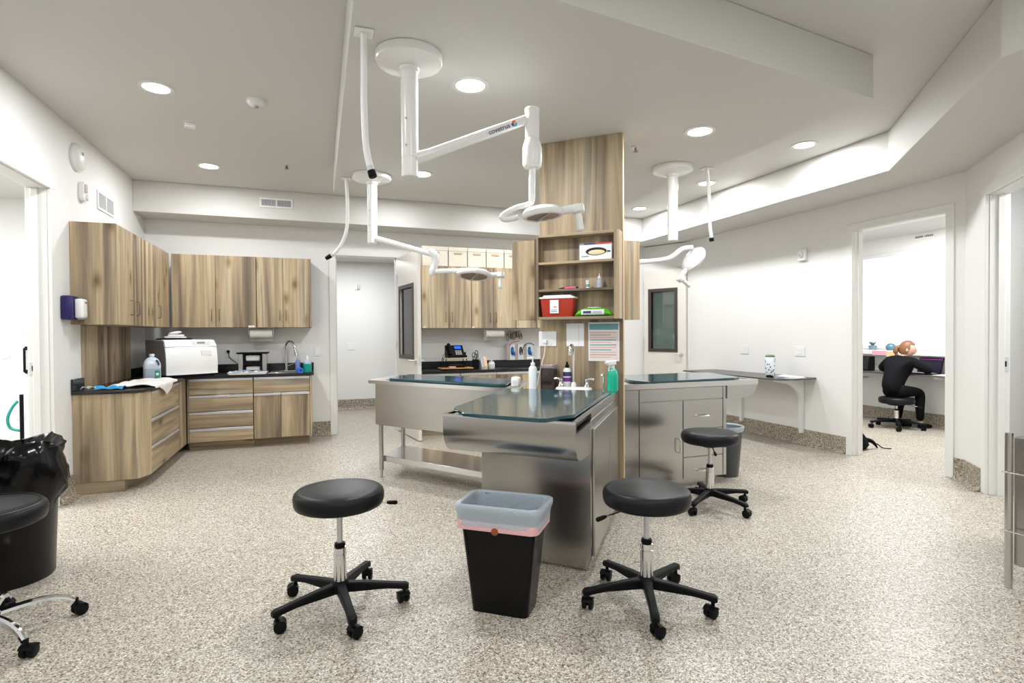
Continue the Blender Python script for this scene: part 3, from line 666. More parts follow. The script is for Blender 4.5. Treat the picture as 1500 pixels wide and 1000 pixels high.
MB(base).box(2.265, 2.510, y0, y1, 0.075, 0.855, 0.002).build('corner_panel', STEELV, t, 25)
MB(base).box(2.516, 3.366, y0, y1, 0.753, 0.855, 0.002).build('top_panel', STEEL, t, 25)
MB(base).box(3.371, 3.405, y0, y1, 0.075, 0.855, 0.002).build('corner_panel', STEELV, t, 25)
dd = MB(base).box(2.516, 2.944, y0, y1, 0.075, 0.747, 0.002).build('door', STEELV, t, 25)
h = pull_u(dd, Vector((2.893, y0, 0.368)) - Vector(base), (0, 0, 1), (0, -1, 0), 0.115, 0.005, CHROME, 0.035)
for k, (z0, z1) in enumerate(((0.500, 0.747), (0.262, 0.494), (0.075, 0.256))):
    dd = MB(base).box(2.951, 3.365, y0, y1, z0, z1, 0.002).build('drawer', STEELV, t, 25)
    pull_u(dd, Vector((3.145, y0, (0.610, 0.40, 0.140)[k])) - Vector(base), (1, 0, 0), (0, -1, 0), 0.115, 0.005, CHROME, 0.035)
#==PART3==
# ------------------------------------------------------------------ rolling stools
def make_stool(label, drop=0.0, base_m=None, arms0=-115.0, lever=75.0, col_m=None, chrome_base=False):
    t = thing('rolling_stool', label, 'stool')
    zt = 0.585 - drop
    sm = VINYL; bm_ = base_m or BLACKP
    MB().lathe([(0.02, zt - 0.086), (0.188, zt - 0.086), (0.203, zt - 0.078), (0.210, zt - 0.060), (0.212, zt - 0.035), (0.207, zt - 0.016), (0.196, zt - 0.005), (0.175, zt), (0.10, zt + 0.002), (0.001, zt + 0.003)], n=48).build('seat', sm, t, 60)
    MB().loft([[(x, y, zt - 0.112) for x, y in rrect(0.075, 0.075, 0.03)], [(x, y, zt - 0.087) for x, y in rrect(0.10, 0.10, 0.03)]]).build('seat_plate', BLACKP, t)
    la = rad(90 - lever)
    lv = MB().tube([(0.06 * cos(la), 0.06 * sin(la), zt - 0.095), (0.15 * cos(la), 0.15 * sin(la), zt - 0.098), (0.245 * cos(la), 0.245 * sin(la), zt - 0.112)], 0.004, 8).build('lever', CHROME, t)
    MB().tube([(0.235 * cos(la), 0.235 * sin(la), zt - 0.110), (0.25 * cos(la), 0.25 * sin(la), zt - 0.113), (0.285 * cos(la), 0.285 * sin(la), zt - 0.119), (0.29 * cos(la), 0.29 * sin(la), zt - 0.120)], [0.006, 0.010, 0.011, 0.007], 10).build('lever_knob', BLACKP, lv)
    zc = min(0.31, zt - 0.17)
    MB().cyl((0, 0, zc), (0, 0, zt - 0.11), 0.0135, n=18).build('piston', ALU, t)
    MB().lathe([(0.030, 0.10), (0.030, zc - 0.045), (0.027, zc - 0.043), (0.027, zc - 0.038), (0.030, zc - 0.036), (0.030, zc - 0.012), (0.027, zc - 0.010), (0.001, zc - 0.010)], n=24).build('column', CHROME, t, 30)
    MB().lathe([(0.024, zc - 0.0099), (0.027, zc - 0.004), (0.024, zc + 0.010), (0.0145, zc + 0.012)], n=20).build('collar', BLACKP, t)
    MB().lathe([(0.038, 0.082), (0.046, 0.09), (0.046, 0.122), (0.038, 0.136), (0.031, 0.140), (0.031, 0.10)], n=24, cap=False).build('hub', bm_, t, 50)
    for k in range(5):
        a = rad(90 - (arms0 + 72 * k)); d = Vector((cos(a), sin(a), 0)); s = Vector((-sin(a), cos(a), 0))
        m = MB()
        if chrome_base:
            pts = [d * 0.03 + Vector((0, 0, 0.112)), d * 0.12 + Vector((0, 0, 0.118)), d * 0.2 + Vector((0, 0, 0.115)), d * 0.26 + Vector((0, 0, 0.098)), d * 0.295 + Vector((0, 0, 0.074))]
            m.tube(crom(pts, 4), [0.021 - 0.006 * i / 16 for i in range(17)], 10)
        else:
            rings = []
            for r_, z0, z1, w_ in ((0.035, 0.084, 0.130, 0.021), (0.12, 0.085, 0.124, 0.019), (0.22, 0.086, 0.113, 0.0175), (0.285, 0.080, 0.105, 0.019), (0.312, 0.074, 0.103, 0.020), (0.326, 0.076, 0.096, 0.014)):
                c = d * r_; q = 0.006
                rings.append([c + s * y + Vector((0, 0, z)) for y, z in ((-w_, z0), (w_, z0), (w_, z1 - q), (w_ - q, z1), (-w_ + q, z1), (-w_, z1 - q))])
            m.loft(rings)
        leg = m.build('leg', bm_, t, 35)
        # twin-wheel caster
        ca_ = a + rnd.choice((0.5, -0.7, 1.2, -1.3, 2.6)); c = d * 0.305; wx = Vector((cos(ca_), sin(ca_), 0)); o = Vector((-sin(ca_), cos(ca_), 0)); ctr = c + o * 0.014 + Vector((0, 0, 0.028))
        m = MB()
        for sg in (-1, 1):
            m.tube([ctr + wx * sg * 0.006, ctr + wx * sg * 0.009, ctr + wx * sg * 0.022, ctr + wx * sg * 0.026], [0.024, 0.0275, 0.0275, 0.022], 18)
        wh = m
        wh.tube([ctr - wx * 0.005, ctr + wx * 0.005], 0.012, 10)
        hood = [ctr + wx * 0.0 + o * (0.0298 * cos(b)) + Vector((0, 0, 0.0298 * sin(b))) for b in [rad(25 + 13 * i) for i in range(11)]]
        wh.loft([[p + wx * x for x in (-0.0265, 0.0265)] + [ctr + (p - ctr) * 0.93 + wx * x for x in (0.0265, -0.0265)] for p in hood])
        wh.cyl(c + Vector((0, 0, 0.05)), c + Vector((0, 0, 0.085)), 0.009, n=10)
        cs = wh.build('caster', BLACKP, leg, 40); cs['kind'] = 'part'
        del cs['kind']
    return t
s = make_stool('black round rolling stool left of the small black bin, front left', 0.0, None, -115, 78); s.location = (0.105, 2.758, 0)
s = make_stool('black round rolling stool right of the nearest steel table', 0.012, None, -81, -95); s.location = (1.515, 2.275, 0)
s = make_stool('black round rolling stool in front of the steel drawers', 0.012, None, -119, -148); s.location = (2.83, 3.40, 0)
s = make_stool('black round rolling stool that the seated woman sits on', 0.155, None, -60, 160); s.location = (7.49, 5.235, 0)
s = make_stool('black stool with a chrome base, cut off by the left edge', -0.01, CHROME, 62, 200, chrome_base=True); s.location = (-1.345, 2.985, 0)
MB().lathe([(0.181, 0.5985), (0.184, 0.601), (0.187, 0.5985)], n=40, cap=False).build('seat_piping', VINYL, s)

# ------------------------------------------------------------------ bins
def rect_bin(name, label, loc, rz, hx, hy, h, taper, body_m, liner):
    t = thing(name, label, 'bin', loc, rz)
    m = MB(); R_ = []
    prof = [(taper, 0.0), (taper - 0.02 + 0.018, 0.012), (1.0, h - 0.02), (1.03, h - 0.02), (1.03, h), (0.985, h), (0.97, h - 0.03), (taper - 0.03, 0.02)]
    for k, z in prof: R_.append([(x, y, z) for x, y in rrect(hx * k, hy * k, min(hx, hy) * 0.32 * k, 6)])
    m.loft(R_); m.build('body', body_m, t, 35)
    return t
BH = 0.505; rz = math.atan2(-0.62, 0.78)
t = rect_bin('waste_bin', 'small black waste bin with a folded liner before the nearest steel table', (0.858, 2.50, 0), rz, 0.192, 0.125, BH, 0.735, BLACKS, True)
def wav(a, k, amp): return 1 + amp * (sin(a * 5 + k) + 0.6 * sin(a * 11 + 2.1 * k) + 0.4 * sin(a * 23 + k * 3.7))
def liner_rings(hx, hy, prof, amp, seed):
    R_ = []
    for i, (k, z) in enumerate(prof):
        pts = rrect(hx * k, hy * k, min(hx, hy) * 0.36 * k, 7); row = []
        for x, y in pts:
            a = math.atan2(y, x); f = wav(a, seed + i * 0.9, amp * (0.4 + 0.6 * min(1, i / 3)))
            row.append((x * f, y * f, z + amp * 0.5 * sin(a * 7 + i)))
        R_.append(row)
    return R_
m = MB().loft(liner_rings(0.192, 0.125, [(1.035, BH - 0.098), (1.065, BH - 0.085), (1.075, BH - 0.06), (1.09, BH - 0.035), (1.13, BH - 0.012), (1.14, BH + 0.006), (1.09, BH + 0.016), (0.99, BH + 0.010), (0.95, BH - 0.03), (0.90, BH - 0.14), (0.80, BH - 0.32), (0.55, BH - 0.36), (0.05, BH - 0.365)], 0.007, 1.3), True, False)
m.build('liner', LINER, t, 60)
MB().loft([[(x, y, z) for x, y in rrect(0.192 * k, 0.125 * k, 0.042, 7)] for k, z in ((1.048, BH - 0.100), (1.056, BH - 0.102), (1.066, BH - 0.062), (1.058, BH - 0.060))], True, False).build('drawstring_band', PINKB, t, 40)
MB().lathe([(0.017, 0), (0.017, 0.003), (0.001, 0.004)], n=16, M=Matrix.Translation((0.0, -0.1335, BH - 0.098)) @ Matrix.Rotation(PI / 2, 4, 'X')).build('liner_mark', AMBER, t)
# large bin with a black bag at the left edge
t = thing('large_waste_bin', 'large dark bin with a crumpled black bag beside the left doorway', 'bin', (-1.60, 3.74, 0))
MB().lathe([(0.205, 0.0), (0.21, 0.01), (0.235, 0.66), (0.24, 0.665), (0.24, 0.69), (0.225, 0.69), (0.20, 0.03), (0.001, 0.025)], n=40).build('body', DARKB, t, 35)
R_ = []
for i, (r_, z) in enumerate([(0.245, 0.40), (0.262, 0.44), (0.275, 0.50), (0.27, 0.58), (0.262, 0.64), (0.258, 0.70), (0.25, 0.735), (0.232, 0.742), (0.212, 0.70), (0.185, 0.62), (0.16, 0.48), (0.12, 0.40), (0.02, 0.38)]):
    row = []
    for k in range(72):
        a = 2 * PI * k / 72
        f = 1 + 0.045 * sin(a * 3 + i * 0.9) * (i > 0) + 0.035 * sin(a * 8 + i * 1.7) + 0.022 * sin(a * 17 + i * 2.3) + rnd.uniform(-0.012, 0.012)
        row.append((r_ * f * cos(a), r_ * f * sin(a), z + 0.022 * sin(a * 4 + i * 0.6) + (0.05 * sin(a * 2 + 0.6) if i < 2 else 0) + rnd.uniform(-0.006, 0.006)))
    R_.append(row)
MB().loft(R_, True, False).build('bag', BAGB, t, 75)
t = thing('waste_bin', 'slim grey round bin with dark liner behind the steel cabinet table', 'bin', (3.60, 4.10, 0))
MB().lathe([(0.105, 0.0), (0.108, 0.01), (0.142, 0.44), (0.148, 0.445), (0.148, 0.455), (0.137, 0.455), (0.10, 0.03), (0.001, 0.025)], n=32).build('body', mat('dark_grey_bin', (0.05, 0.05, 0.05), 0.35), t, 35)
MB().lathe([(0.146, 0.415), (0.153, 0.43), (0.157, 0.455), (0.15, 0.463), (0.132, 0.452), (0.12, 0.36), (0.02, 0.32)], n=32, cap=False).build('liner', LINER, t, 50)

# ------------------------------------------------------------------ examination lamps
def disc_post(t, ztop, zbot, r=0.045):
    MB().lathe([(0.176, 0), (0.176, -0.028), (0.170, -0.040), (0.055, -0.062), (0.001, -0.062)], (0, 0, ztop - 0.001), 48).build('ceiling_disc', WHITE, t, 35)
    p = MB().lathe([(r + 0.008, ztop - 0.064), (r + 0.008, ztop - 0.082), (r, ztop - 0.088), (r, zbot + 0.105), (r - 0.002, zbot + 0.102), (r - 0.002, zbot + 0.098), (r, zbot + 0.095), (r, zbot + 0.004), (r - 0.005, zbot), (0.001, zbot)], n=32).build('post', WHITE, t, 30)
    for z in (zbot + 0.16, zbot + 0.30):
        d = Vector((-0.55, -0.83, 0)).normalized()
        MB().tube([Vector((0, 0, z)) + d * (r - 0.002), Vector((0, 0, z)) + d * (r + 0.003)], 0.006, 10).build('screw', GREYP, p)
    return p
def lamp_head(t, c, tilt, ax, handle_dir, R_=0.135):
    """c: centre (local); tilt matrix orients the head (face down is -z)"""
    Mh = Matrix.Translation(c) @ tilt
    h = MB().lathe([(0.001, 0.040), (R_ * 0.5, 0.038), (R_ * 0.86, 0.026), (R_, 0.006), (R_, -0.008), (R_ * 0.94, -0.020), (R_ * 0.80, -0.022), (R_ * 0.78, -0.016), (0.001, -0.016)], n=40, M=Mh).build('lamp_head', WHITE, t, 35)
    MB().lathe([(0.001, -0.0165), (R_ * 0.775, -0.0165), (R_ * 0.775, -0.0185), (0.001, -0.0185)], n=36, M=Mh).build('reflector', mat('reflector', (0.34, 0.26, 0.22), 0.25, 0.6), h)
    MB().box(-0.006, 0.006, -R_ * 0.77, R_ * 0.77, -0.026, -0.019, 0.001, Mh).build('divider', GREYP, h)
    d = Vector((handle_dir[0], handle_dir[1], 0))
    a = math.atan2(d.y, d.x); Mk = Mh @ Matrix.Rotation(a, 4, 'Z')
    b = MB().tube([Mk @ Vector((R_ * 0.9, 0, 0.004)), Mk @ Vector((R_ + 0.04, 0, 0.008)), Mk @ Vector((R_ + 0.06, 0, 0.008))], [0.022, 0.024, 0.024], 12)
    b.lathe([(0.001, 0.030), (0.034, 0.028), (0.038, 0.018), (0.036, -0.012), (0.026, -0.020), (0.001, -0.020)], n=20, M=Mk @ Matrix.Translation((R_ + 0.085, 0, 0)))
    b.build('handle_bracket', WHITE, h, 40)
    MB().lathe([(0.001, -0.0205), (0.017, -0.0205), (0.018, -0.03), (0.020, -0.115), (0.014, -0.122), (0.001, -0.122)], n=18, M=Mk @ Matrix.Translation((R_ + 0.085, 0, 0))).build('handle', WHITEP, h, 40)
    return h
# lamp over the nearest table
L1 = Vector((0.487, 2.923, 0))
def rel(p, o): return Vector(p) - o
t = thing('exam_lamp', 'white ceiling exam lamp nearest the camera, over the front steel table', 'lamp', tuple(L1))
disc_post(t, ZL - 0.001, 2.155)
e1 = rel((1.173, 2.886, 0), L1)
arm = MB().tube([(0.03, -0.001, 2.262), (0.10, -0.005, 2.288), (e1.x - 0.04, e1.y, 2.530)], [0.034, 0.030, 0.027], 20).build('arm', WHITE, t, 40)
MB().lathe([(0.001, 2.600), (0.038, 2.600), (0.042, 2.594), (0.042, 2.585), (0.040, 2.582), (0.040, 2.432), (0.038, 2.430), (0.040, 2.428), (0.050, 2.395), (0.056, 2.370), (0.056, 2.30), (0.052, 2.272), (0.042, 2.262), (0.001, 2.260)], (e1.x, e1.y, 0), 28).build('elbow', WHITE, t, 30)
hd = rel((1.225, 2.865, 2.005), L1)
MB().tube(crom([(e1.x, e1.y, 2.262), (e1.x - 0.003, e1.y, 2.15), (e1.x - 0.005, e1.y, 2.075), (e1.x - 0.02, e1.y + 0.002, 2.058), (e1.x - 0.09, e1.y + 0.035, 2.038), (e1.x - 0.15, e1.y + 0.055, 2.005), (e1.x - 0.165, e1.y + 0.055, 1.982), (e1.x - 0.135, e1.y + 0.045, 1.972), (e1.x - 0.08, e1.y + 0.02, 1.985)], 5), [0.019] * 10 + [0.016] * 31, 12).build('yoke', WHITE, t, 50)
lamp_head(t, hd, Matrix.Rotation(rad(-5), 4, 'Y') @ Matrix.Rotation(rad(-3), 4, 'X'), None, (0.94, -0.34), 0.118)
# maker's wording on the arm
def text_mesh(name, body, size, m, parent, Mx, extr=0.0006, align='CENTER'):
    cu = bpy.data.curves.new(name, 'FONT'); cu.body = body; cu.size = size; cu.extrude = extr; cu.align_x = align; cu.align_y = 'CENTER'; cu.resolution_u = 3
    tmp = bpy.data.objects.new(name, cu); C.objects.link(tmp)
    dg = bpy.context.evaluated_depsgraph_get(); me = bpy.data.meshes.new_from_object(tmp.evaluated_get(dg))
    bpy.data.objects.remove(tmp); me.materials.clear(); me.materials.append(m); me.transform(Mx)
    o = bpy.data.objects.new(name, me); C.objects.link(o); o.parent = parent; return o
a0 = Vector((0.10, -0.005, 2.288)); a1 = Vector((e1.x - 0.04, e1.y, 2.530)); ad = (a1 - a0).normalized()
tocam = Vector((-0.25, -0.95, -0.30)); tocam = (tocam - ad * tocam.dot(ad)).normalized(); upv = tocam.cross(ad)
Mt = Matrix((ad, upv, tocam)).transposed().to_4x4()
pc = a0 + (a1 - a0) * 0.70 + tocam * 0.0312; Mt.translation = pc
text_mesh('wording', 'covetrus', 0.038, mat('logo_navy', (0.02, 0.03, 0.16), 0.5), arm, Mt)
def logo(name, m, a0_, a1_, r0, r1, dx):
    n_ = 10; rings = []
    for k in range(n_ + 1):
        a = a0_ + (a1_ - a0_) * k / n_; rings.append([Mt @ Vector((dx + r * cos(a), r * sin(a), z)) for r, z in ((r0, 0.0), (r1, 0.0), (r1, 0.0012), (r0, 0.0012))])
    MB().loft(rings).build(name, m, arm)
logo('logo_swirl', mat('logo_orange', (0.8, 0.12, 0.03), 0.5), rad(40), rad(140), 0.004, 0.017, 0.094)
logo('logo_swirl', mat('logo_blue', (0.02, 0.10, 0.45), 0.5), rad(145), rad(235), 0.004, 0.017, 0.094)
logo('logo_swirl', mat('logo_teal', (0.02, 0.48, 0.52), 0.5), rad(240), rad(375), 0.004, 0.015, 0.096)
# lamp over the left tub table
L2 = Vector((0.515, 5.215, 0))
t = thing('exam_lamp', 'white ceiling exam lamp over the left tub table, second one back', 'lamp', tuple(L2))
disc_post(t, ZL - 0.001, 2.17)
pts = [rel(p, L2) for p in ((0.545, 5.19, 2.215), (1.00, 5.02, 2.075), (1.045, 5.003, 2.06))]
MB().tube(pts, [0.026, 0.024, 0.024], 16).build('arm', WHITE, t, 40)
c = rel((1.03, 5.008, 0), L2)
MB().tube([(c.x - 0.03, c.y, 2.105), (c.x, c.y, 2.085), (c.x + 0.03, c.y, 2.05), (c.x + 0.035, c.y, 2.0), (c.x + 0.01, c.y, 1.93), (c.x, c.y, 1.89), (c.x, c.y, 1.87)], [0.02, 0.034, 0.037, 0.033, 0.036, 0.036, 0.02], 16).build('elbow', WHITE, t, 45)
MB().tube([(c.x, c.y, 1.905), rel((1.20, 4.945, 1.912), L2), rel((1.30, 4.91, 1.905), L2)], [0.026, 0.022, 0.03], 14).build('yoke', WHITE, t, 45)
lamp_head(t, rel((1.395, 4.875, 1.875), L2), Matrix.Rotation(rad(6), 4, 'Y') @ Matrix.Rotation(rad(-8), 4, 'X'), None, (0.94, -0.34), 0.16)
# lamps at the right table
L3 = Vector((3.017, 4.105, 0))
t = thing('ceiling_post', 'white ceiling disc and bare lamp post above the right steel table', 'lamp', tuple(L3))
disc_post(t, ZL - 0.001, 2.145)
L4 = Vector((2.44, 4.42, 0))
t = thing('exam_lamp', 'white exam lamp tilted over the right table, its post behind the column', 'lamp', tuple(L4))
disc_post(t, ZL - 0.001, 2.15)
MB().tube([(0.02, -0.02, 2.20), rel((2.53, 4.31, 2.10), L4)], 0.026, 14).build('arm', WHITE, t)
MB().tube([rel(p, L4) for p in ((2.53, 4.31, 2.14), (2.53, 4.31, 1.93))], 0.036, 16).build('elbow', WHITE, t, 45)
MB().tube(crom([rel(p, L4) for p in ((2.53, 4.31, 1.95), (2.75, 4.225, 1.962), (2.96, 4.148, 1.985), (3.04, 4.12, 2.02), (3.11, 4.095, 2.078), (3.20, 4.065, 2.092))], 5), 0.021, 12).build('yoke', WHITE, t, 50)
zl = -Vector((0.87, 0.04, -0.54)).normalized(); xl = Vector((-0.51, 0.18, -0.84)); xl = (xl - zl * xl.dot(zl)).normalized(); yl = zl.cross(xl)
TL = Matrix((xl, yl, zl)).transposed().to_4x4()
lamp_head(t, rel((3.205, 4.06, 1.985), L4), TL, None, (1.0, 0.0), 0.125)

# ------------------------------------------------------------------ hoses hanging from the ceiling
def hose(label, pts, tipn):
    b = Vector(pts[0])
    t = thing('ceiling_hose', label, 'hose', tuple(b))
    P = [Vector(p) - b for p in pts]
    MB().box(-0.045, 0.045, -0.045, 0.045, -0.006, -0.0005, 0.002).build('ceiling_plate', WHITEP, t)
    path = crom(P, 6); n_ = len(path); k = max(1, int(n_ * 0.82))
    MB().tube([P[0] + Vector((0, 0, -0.0065))] + path[1:k + 1], 0.016, 12).build('tube', WHITEP, t, 50)
    q = path[k]; e = path[-1]; dr = (e - q).normalized()
    MB().tube([q - dr * 0.002, q + dr * 0.02], 0.0175, 12).build('ferrule', PALEG, t)
    MB().tube([q + dr * 0.0205, q + dr * 0.05, e], [0.020, 0.021, 0.017], 12).build('nozzle', BLACKP, t, 40)
hose('white ceiling hose with black nozzle hanging left of the nearest lamp post', [(0.242, 2.768, ZL - 0.001), (0.240, 2.767, 2.60), (0.239, 2.765, 2.45), (0.246, 2.76, 2.25), (0.261, 2.753, 2.156), (0.278, 2.746, 2.090)], 0)
hose('white curved ceiling hose hanging before the hall doorway', [(0.296, 5.389, ZL - 0.001), (0.302, 5.385, 2.68), (0.305, 5.382, 2.55), (0.297, 5.382, 2.33), (0.247, 5.398, 2.177), (0.173, 5.424, 2.085), (0.108, 5.445, 2.045)], 0)
hose('white straight ceiling hose with black nozzle at right, near the wall soffit', [(3.325, 4.03, ZL - 0.001), (3.338, 4.022, 2.62), (3.345, 4.018, 2.471), (3.348, 4.015, 2.287), (3.356, 4.010, 2.205), (3.360, 4.008, 2.150)], 0)
#==PART4==
# ------------------------------------------------------------------ things on the column shelves
def onface(name, label, cat, u, v, z, group=None):
    x, y = cf(u, v); return thing(name, label, cat, (x, y, z), CANG, group)
SZ = (cz0 + 0.0205, 1.6585, 1.8635)
t = onface('glove_box', 'white box of gloves with oval opening on the top column shelf', 'box', 0.468, 0.075, SZ[2])
MB().box(-0.120, 0.120, -0.045, 0.045, 0, 0.122, 0.002).build('carton', PAPER, t)
for k, (x0, x1, m_) in enumerate(((-0.1195, -0.085, TEALP), (-0.085, 0.0, NAVYP), (0.0, 0.1195, REDP))): MB().box(x0, x1, -0.0462, -0.0452, 0.110, 0.1215).build('printed_band', m_, t)
MB().lathe([(0.001, 0), (0.001, 0.0012), (1, 0.0012), (1, 0)], n=28, M=Matrix.Translation((0.005, -0.0454, 0.06)) @ Matrix.Rotation(PI / 2, 4, 'X') @ Matrix.Diagonal((0.078, 0.029, 1, 1))).build('opening', DARKV, t)
MB().ell((0.008, -0.0455, 0.053), 0.066, 0.004, 0.019, 14).build('gloves', mat('cream_gloves', (0.78, 0.66, 0.40), 0.6), t)
MB().box(-0.105, -0.05, -0.0460, -0.0453, 0.022, 0.030).build('print_line', TEALP, t); MB().box(0.085, 0.11, -0.0460, -0.0453, 0.05, 0.062).build('print_line', NAVYP, t)
t = onface('pink_clipper', 'small pink and black tool lying on the middle column shelf', 'tool', 0.265, 0.08, SZ[1] + 0.0095)
MB().tube([(-0.045, 0, 0), (-0.04, 0, 0.0), (0.035, 0, 0.0), (0.045, 0, 0)], [0.005, 0.009, 0.009, 0.006], 10).build('body', PINK, t)
MB().tube([(0.0455, 0, 0), (0.062, 0, 0)], 0.006, 8).build('cap', BLACKP, t); MB().tube([(-0.0455, 0, 0), (-0.075, 0, -0.002), (-0.09, 0, -0.004)], [0.006, 0.004, 0.003], 8).build('tip', BLACKP, t)
t = onface('pill_vial', 'small white capped vial on the middle column shelf', 'vial', 0.40, 0.08, SZ[1])
MB().lathe([(0.001, 0), (0.013, 0), (0.013, 0.042), (0.010, 0.045), (0.001, 0.045)], n=18).build('body', PAPER, t); MB().lathe([(0.001, 0.0455), (0.016, 0.0455), (0.016, 0.059), (0.001, 0.059)], n=20).build('cap', WHITEP, t)
MB().lathe([(0.0133, 0.012), (0.0135, 0.012), (0.0135, 0.03), (0.0133, 0.03)], n=18, cap=False).build('printed_band', TEALP, t)
t = onface('dropper_bottle', 'clear dropper bottle with white pointed cap on the middle column shelf', 'bottle', 0.487, 0.08, SZ[1])
MB().lathe([(0.001, 0), (0.020, 0), (0.021, 0.004), (0.021, 0.055), (0.010, 0.066), (0.009, 0.068), (0.001, 0.068)], n=20).build('body', CLEARB, t, 40)
MB().lathe([(0.001, 0.0685), (0.012, 0.0685), (0.012, 0.082), (0.005, 0.088), (0.003, 0.108), (0.001, 0.108)], n=16).build('cap', WHITEP, t, 40)
t = onface('sharps_container', 'red sharps container with white lid on the bottom column shelf', 'container', 0.172, 0.080, SZ[0])
MB().loft([[(x * kx, y * ky, z) for x, y in rrect(0.135, 0.05, 0.02)] for kx, ky, z in ((0.88, 0.88, 0), (0.90, 0.90, 0.004), (1.0, 1.0, 0.135))]).build('body', RED, t, 40)
MB().loft([[(x, y, z) for x, y in rrect(a, b, 0.02)] for a, b, z in ((0.138, 0.053, 0.1355), (0.143, 0.057, 0.138), (0.143, 0.057, 0.149), (0.115, 0.045, 0.154), (0.113, 0.043, 0.162), (0.10, 0.04, 0.163))]).build('lid', WHITEP, t, 40)
MB().box(-0.05, 0.018, -0.0535, -0.0515, 0.028, 0.128, 0.0, Matrix.Rotation(rad(2.2), 4, 'X')).build('label_sheet', PAPER, t)
MB().lathe([(0.001, 0), (0.017, 0), (0.017, 0.001), (0.001, 0.001)], n=20, M=Matrix.Translation((-0.010, -0.0555, 0.085)) @ Matrix.Rotation(PI / 2, 4, 'X')).build('hazard_mark', mat('orange_red_print', (0.75, 0.10, 0.03), 0.5), t)
for z in (0.119, 0.052, 0.040): MB().box(-0.043, 0.006, -0.0556, -0.0546, z - 0.003, z + 0.003).build('print_line', TEALP if z < 0.1 else GREYPRINT, t)
t = onface('wipes_packet', 'green and white packet of wipes on the bottom column shelf', 'packet', 0.447, 0.082, SZ[0])
R_ = []
for k in range(13):
    x = -0.138 + 0.276 * k / 12; e_ = abs(k - 6) / 6; hh = 0.062 * (1 - e_ ** 5 * 0.75) + 0.003 * sin(k * 2.3); dd = 0.048 * (1 - e_ ** 4 * 0.35)
    R_.append([(x, dd * cos(a) * (1 if abs(cos(a)) < 0.9 else 1.0), hh * 0.5 + hh * 0.5 * sin(a) * 0.98) for a in [2 * PI * i / 14 for i in range(14)]])
MB().loft(R_).build('packet', LIME, t, 60)
MB().loft([[(x, -0.050 - 0.001 + 0.012 * ((z - 0.031) / 0.031) ** 2, z) for x in (-0.085, 0.085)] + [(x, -0.0475 + 0.012 * ((z - 0.031) / 0.031) ** 2, z) for x in (0.085, -0.085)] for z in (0.012, 0.022, 0.031, 0.040, 0.048)]).build('label_sheet', PAPER, t)
MB().box(-0.07, -0.01, -0.0525, -0.0505, 0.022, 0.038).build('printed_band', NAVYP, t)
for k in range(2): MB().box(0.0, 0.07, -0.0525, -0.0508, 0.022 + k * 0.01, 0.026 + k * 0.01).build('print_line', TEALP, t)
MB().box(-0.045, 0.05, -0.02, 0.02, 0.0605, 0.067, 0.003).build('lid', WHITEP, t)
# outlet plate, sheets and cord on the column
def outlet(name, label, M_loc, rz, gang=1, cat='outlet', kindp='socket', group=None):
    t = thing(name, label, cat, M_loc, rz, group); w_ = 0.036 * gang + 0.0
    MB().box(-0.036 * gang + 0.0, 0.036 * gang, -0.007, -0.0005, -0.058, 0.058, 0.002).build('plate', WHITEP, t)
    for g in range(gang):
        x = (g - (gang - 1) / 2) * 0.052
        if kindp == 'socket':
            for z in (-0.022, 0.022):
                MB().box(x - 0.017, x + 0.017, -0.0095, -0.0072, z - 0.015, z + 0.015, 0.001).build('socket', PAPER, t)
                s_ = MB()
                s_.box(x - 0.009, x - 0.006, -0.0102, -0.0096, z - 0.004, z + 0.007); sl = s_.build('slot', GREYP, t)
                MB().box(x + 0.006, x + 0.009, -0.0102, -0.0096, z - 0.004, z + 0.007).build('slot', GREYP, t)
        else:
            MB().box(x - 0.016, x + 0.016, -0.0095, -0.0072, -0.033, 0.033, 0.0015).build('rocker', PAPER, t)
    return t
x, y = cf(0.063, 0.0125); outlet('power_outlet', 'white double power outlet on the column below the shelf cabinet', (x, y, 1.284), CANG, 2)
x, y = cf(0.283, 0.0125); t = thing('paper_sheet', 'blank white sheet posted on the column under the shelves', 'paper', (x, y, 1.314), CANG)
MB().box(-0.069, 0.069, -0.0025, -0.0005, -0.087, 0.087).build('sheet', PAPER, t); MB().box(0.028, 0.03, -0.0029, -0.0026, -0.08, 0.08).build('fold', GREYP, t)
x, y = cf(0.503, 0.0125); t = thing('posted_chart', 'laminated pink and teal printed chart on the column beside the blank sheet', 'poster', (x, y, 1.262), CANG)
MB().box(-0.117, 0.117, -0.0025, -0.0005, -0.145, 0.145).build('sheet', PAPER, t)
MB().box(-0.110, 0.110, -0.003, -0.0026, 0.088, 0.134).build('heading_band', TEALP, t); MB().box(-0.110, 0.110, -0.003, -0.0026, -0.136, 0.080).build('print_panel', mat('pale_pink_print', (0.80, 0.69, 0.66), 0.6), t)
for k in range(11):
    z = 0.068 - k * 0.0185; MB().box(-0.105, 0.105 - (0.05 if k % 3 == 1 else 0.01), -0.0034, -0.0031, z - 0.004, z + 0.004).build('print_line', (REDPALE, GREYPRINT, REDPALE, TEALP)[k % 4 if k != 5 else 3], t)
t = thing('charger_cord', 'white cord looping from the column outlet down to the table', 'cord', (*cf(0.05, 0.0125), 1.25), CANG)
MB().tube(crom([(0.0, -0.02, 0.012), (0.0, -0.03, -0.03), (-0.008, -0.03, -0.09), (-0.035, -0.025, -0.18), (-0.055, -0.03, -0.28), (-0.068, -0.03, -0.338)], 6), 0.004, 8).build('cord', WHITEP, t, 60)
MB().box(-0.014, 0.014, -0.034, -0.0105, 0.0, 0.026, 0.003).build('plug', WHITEP, t)

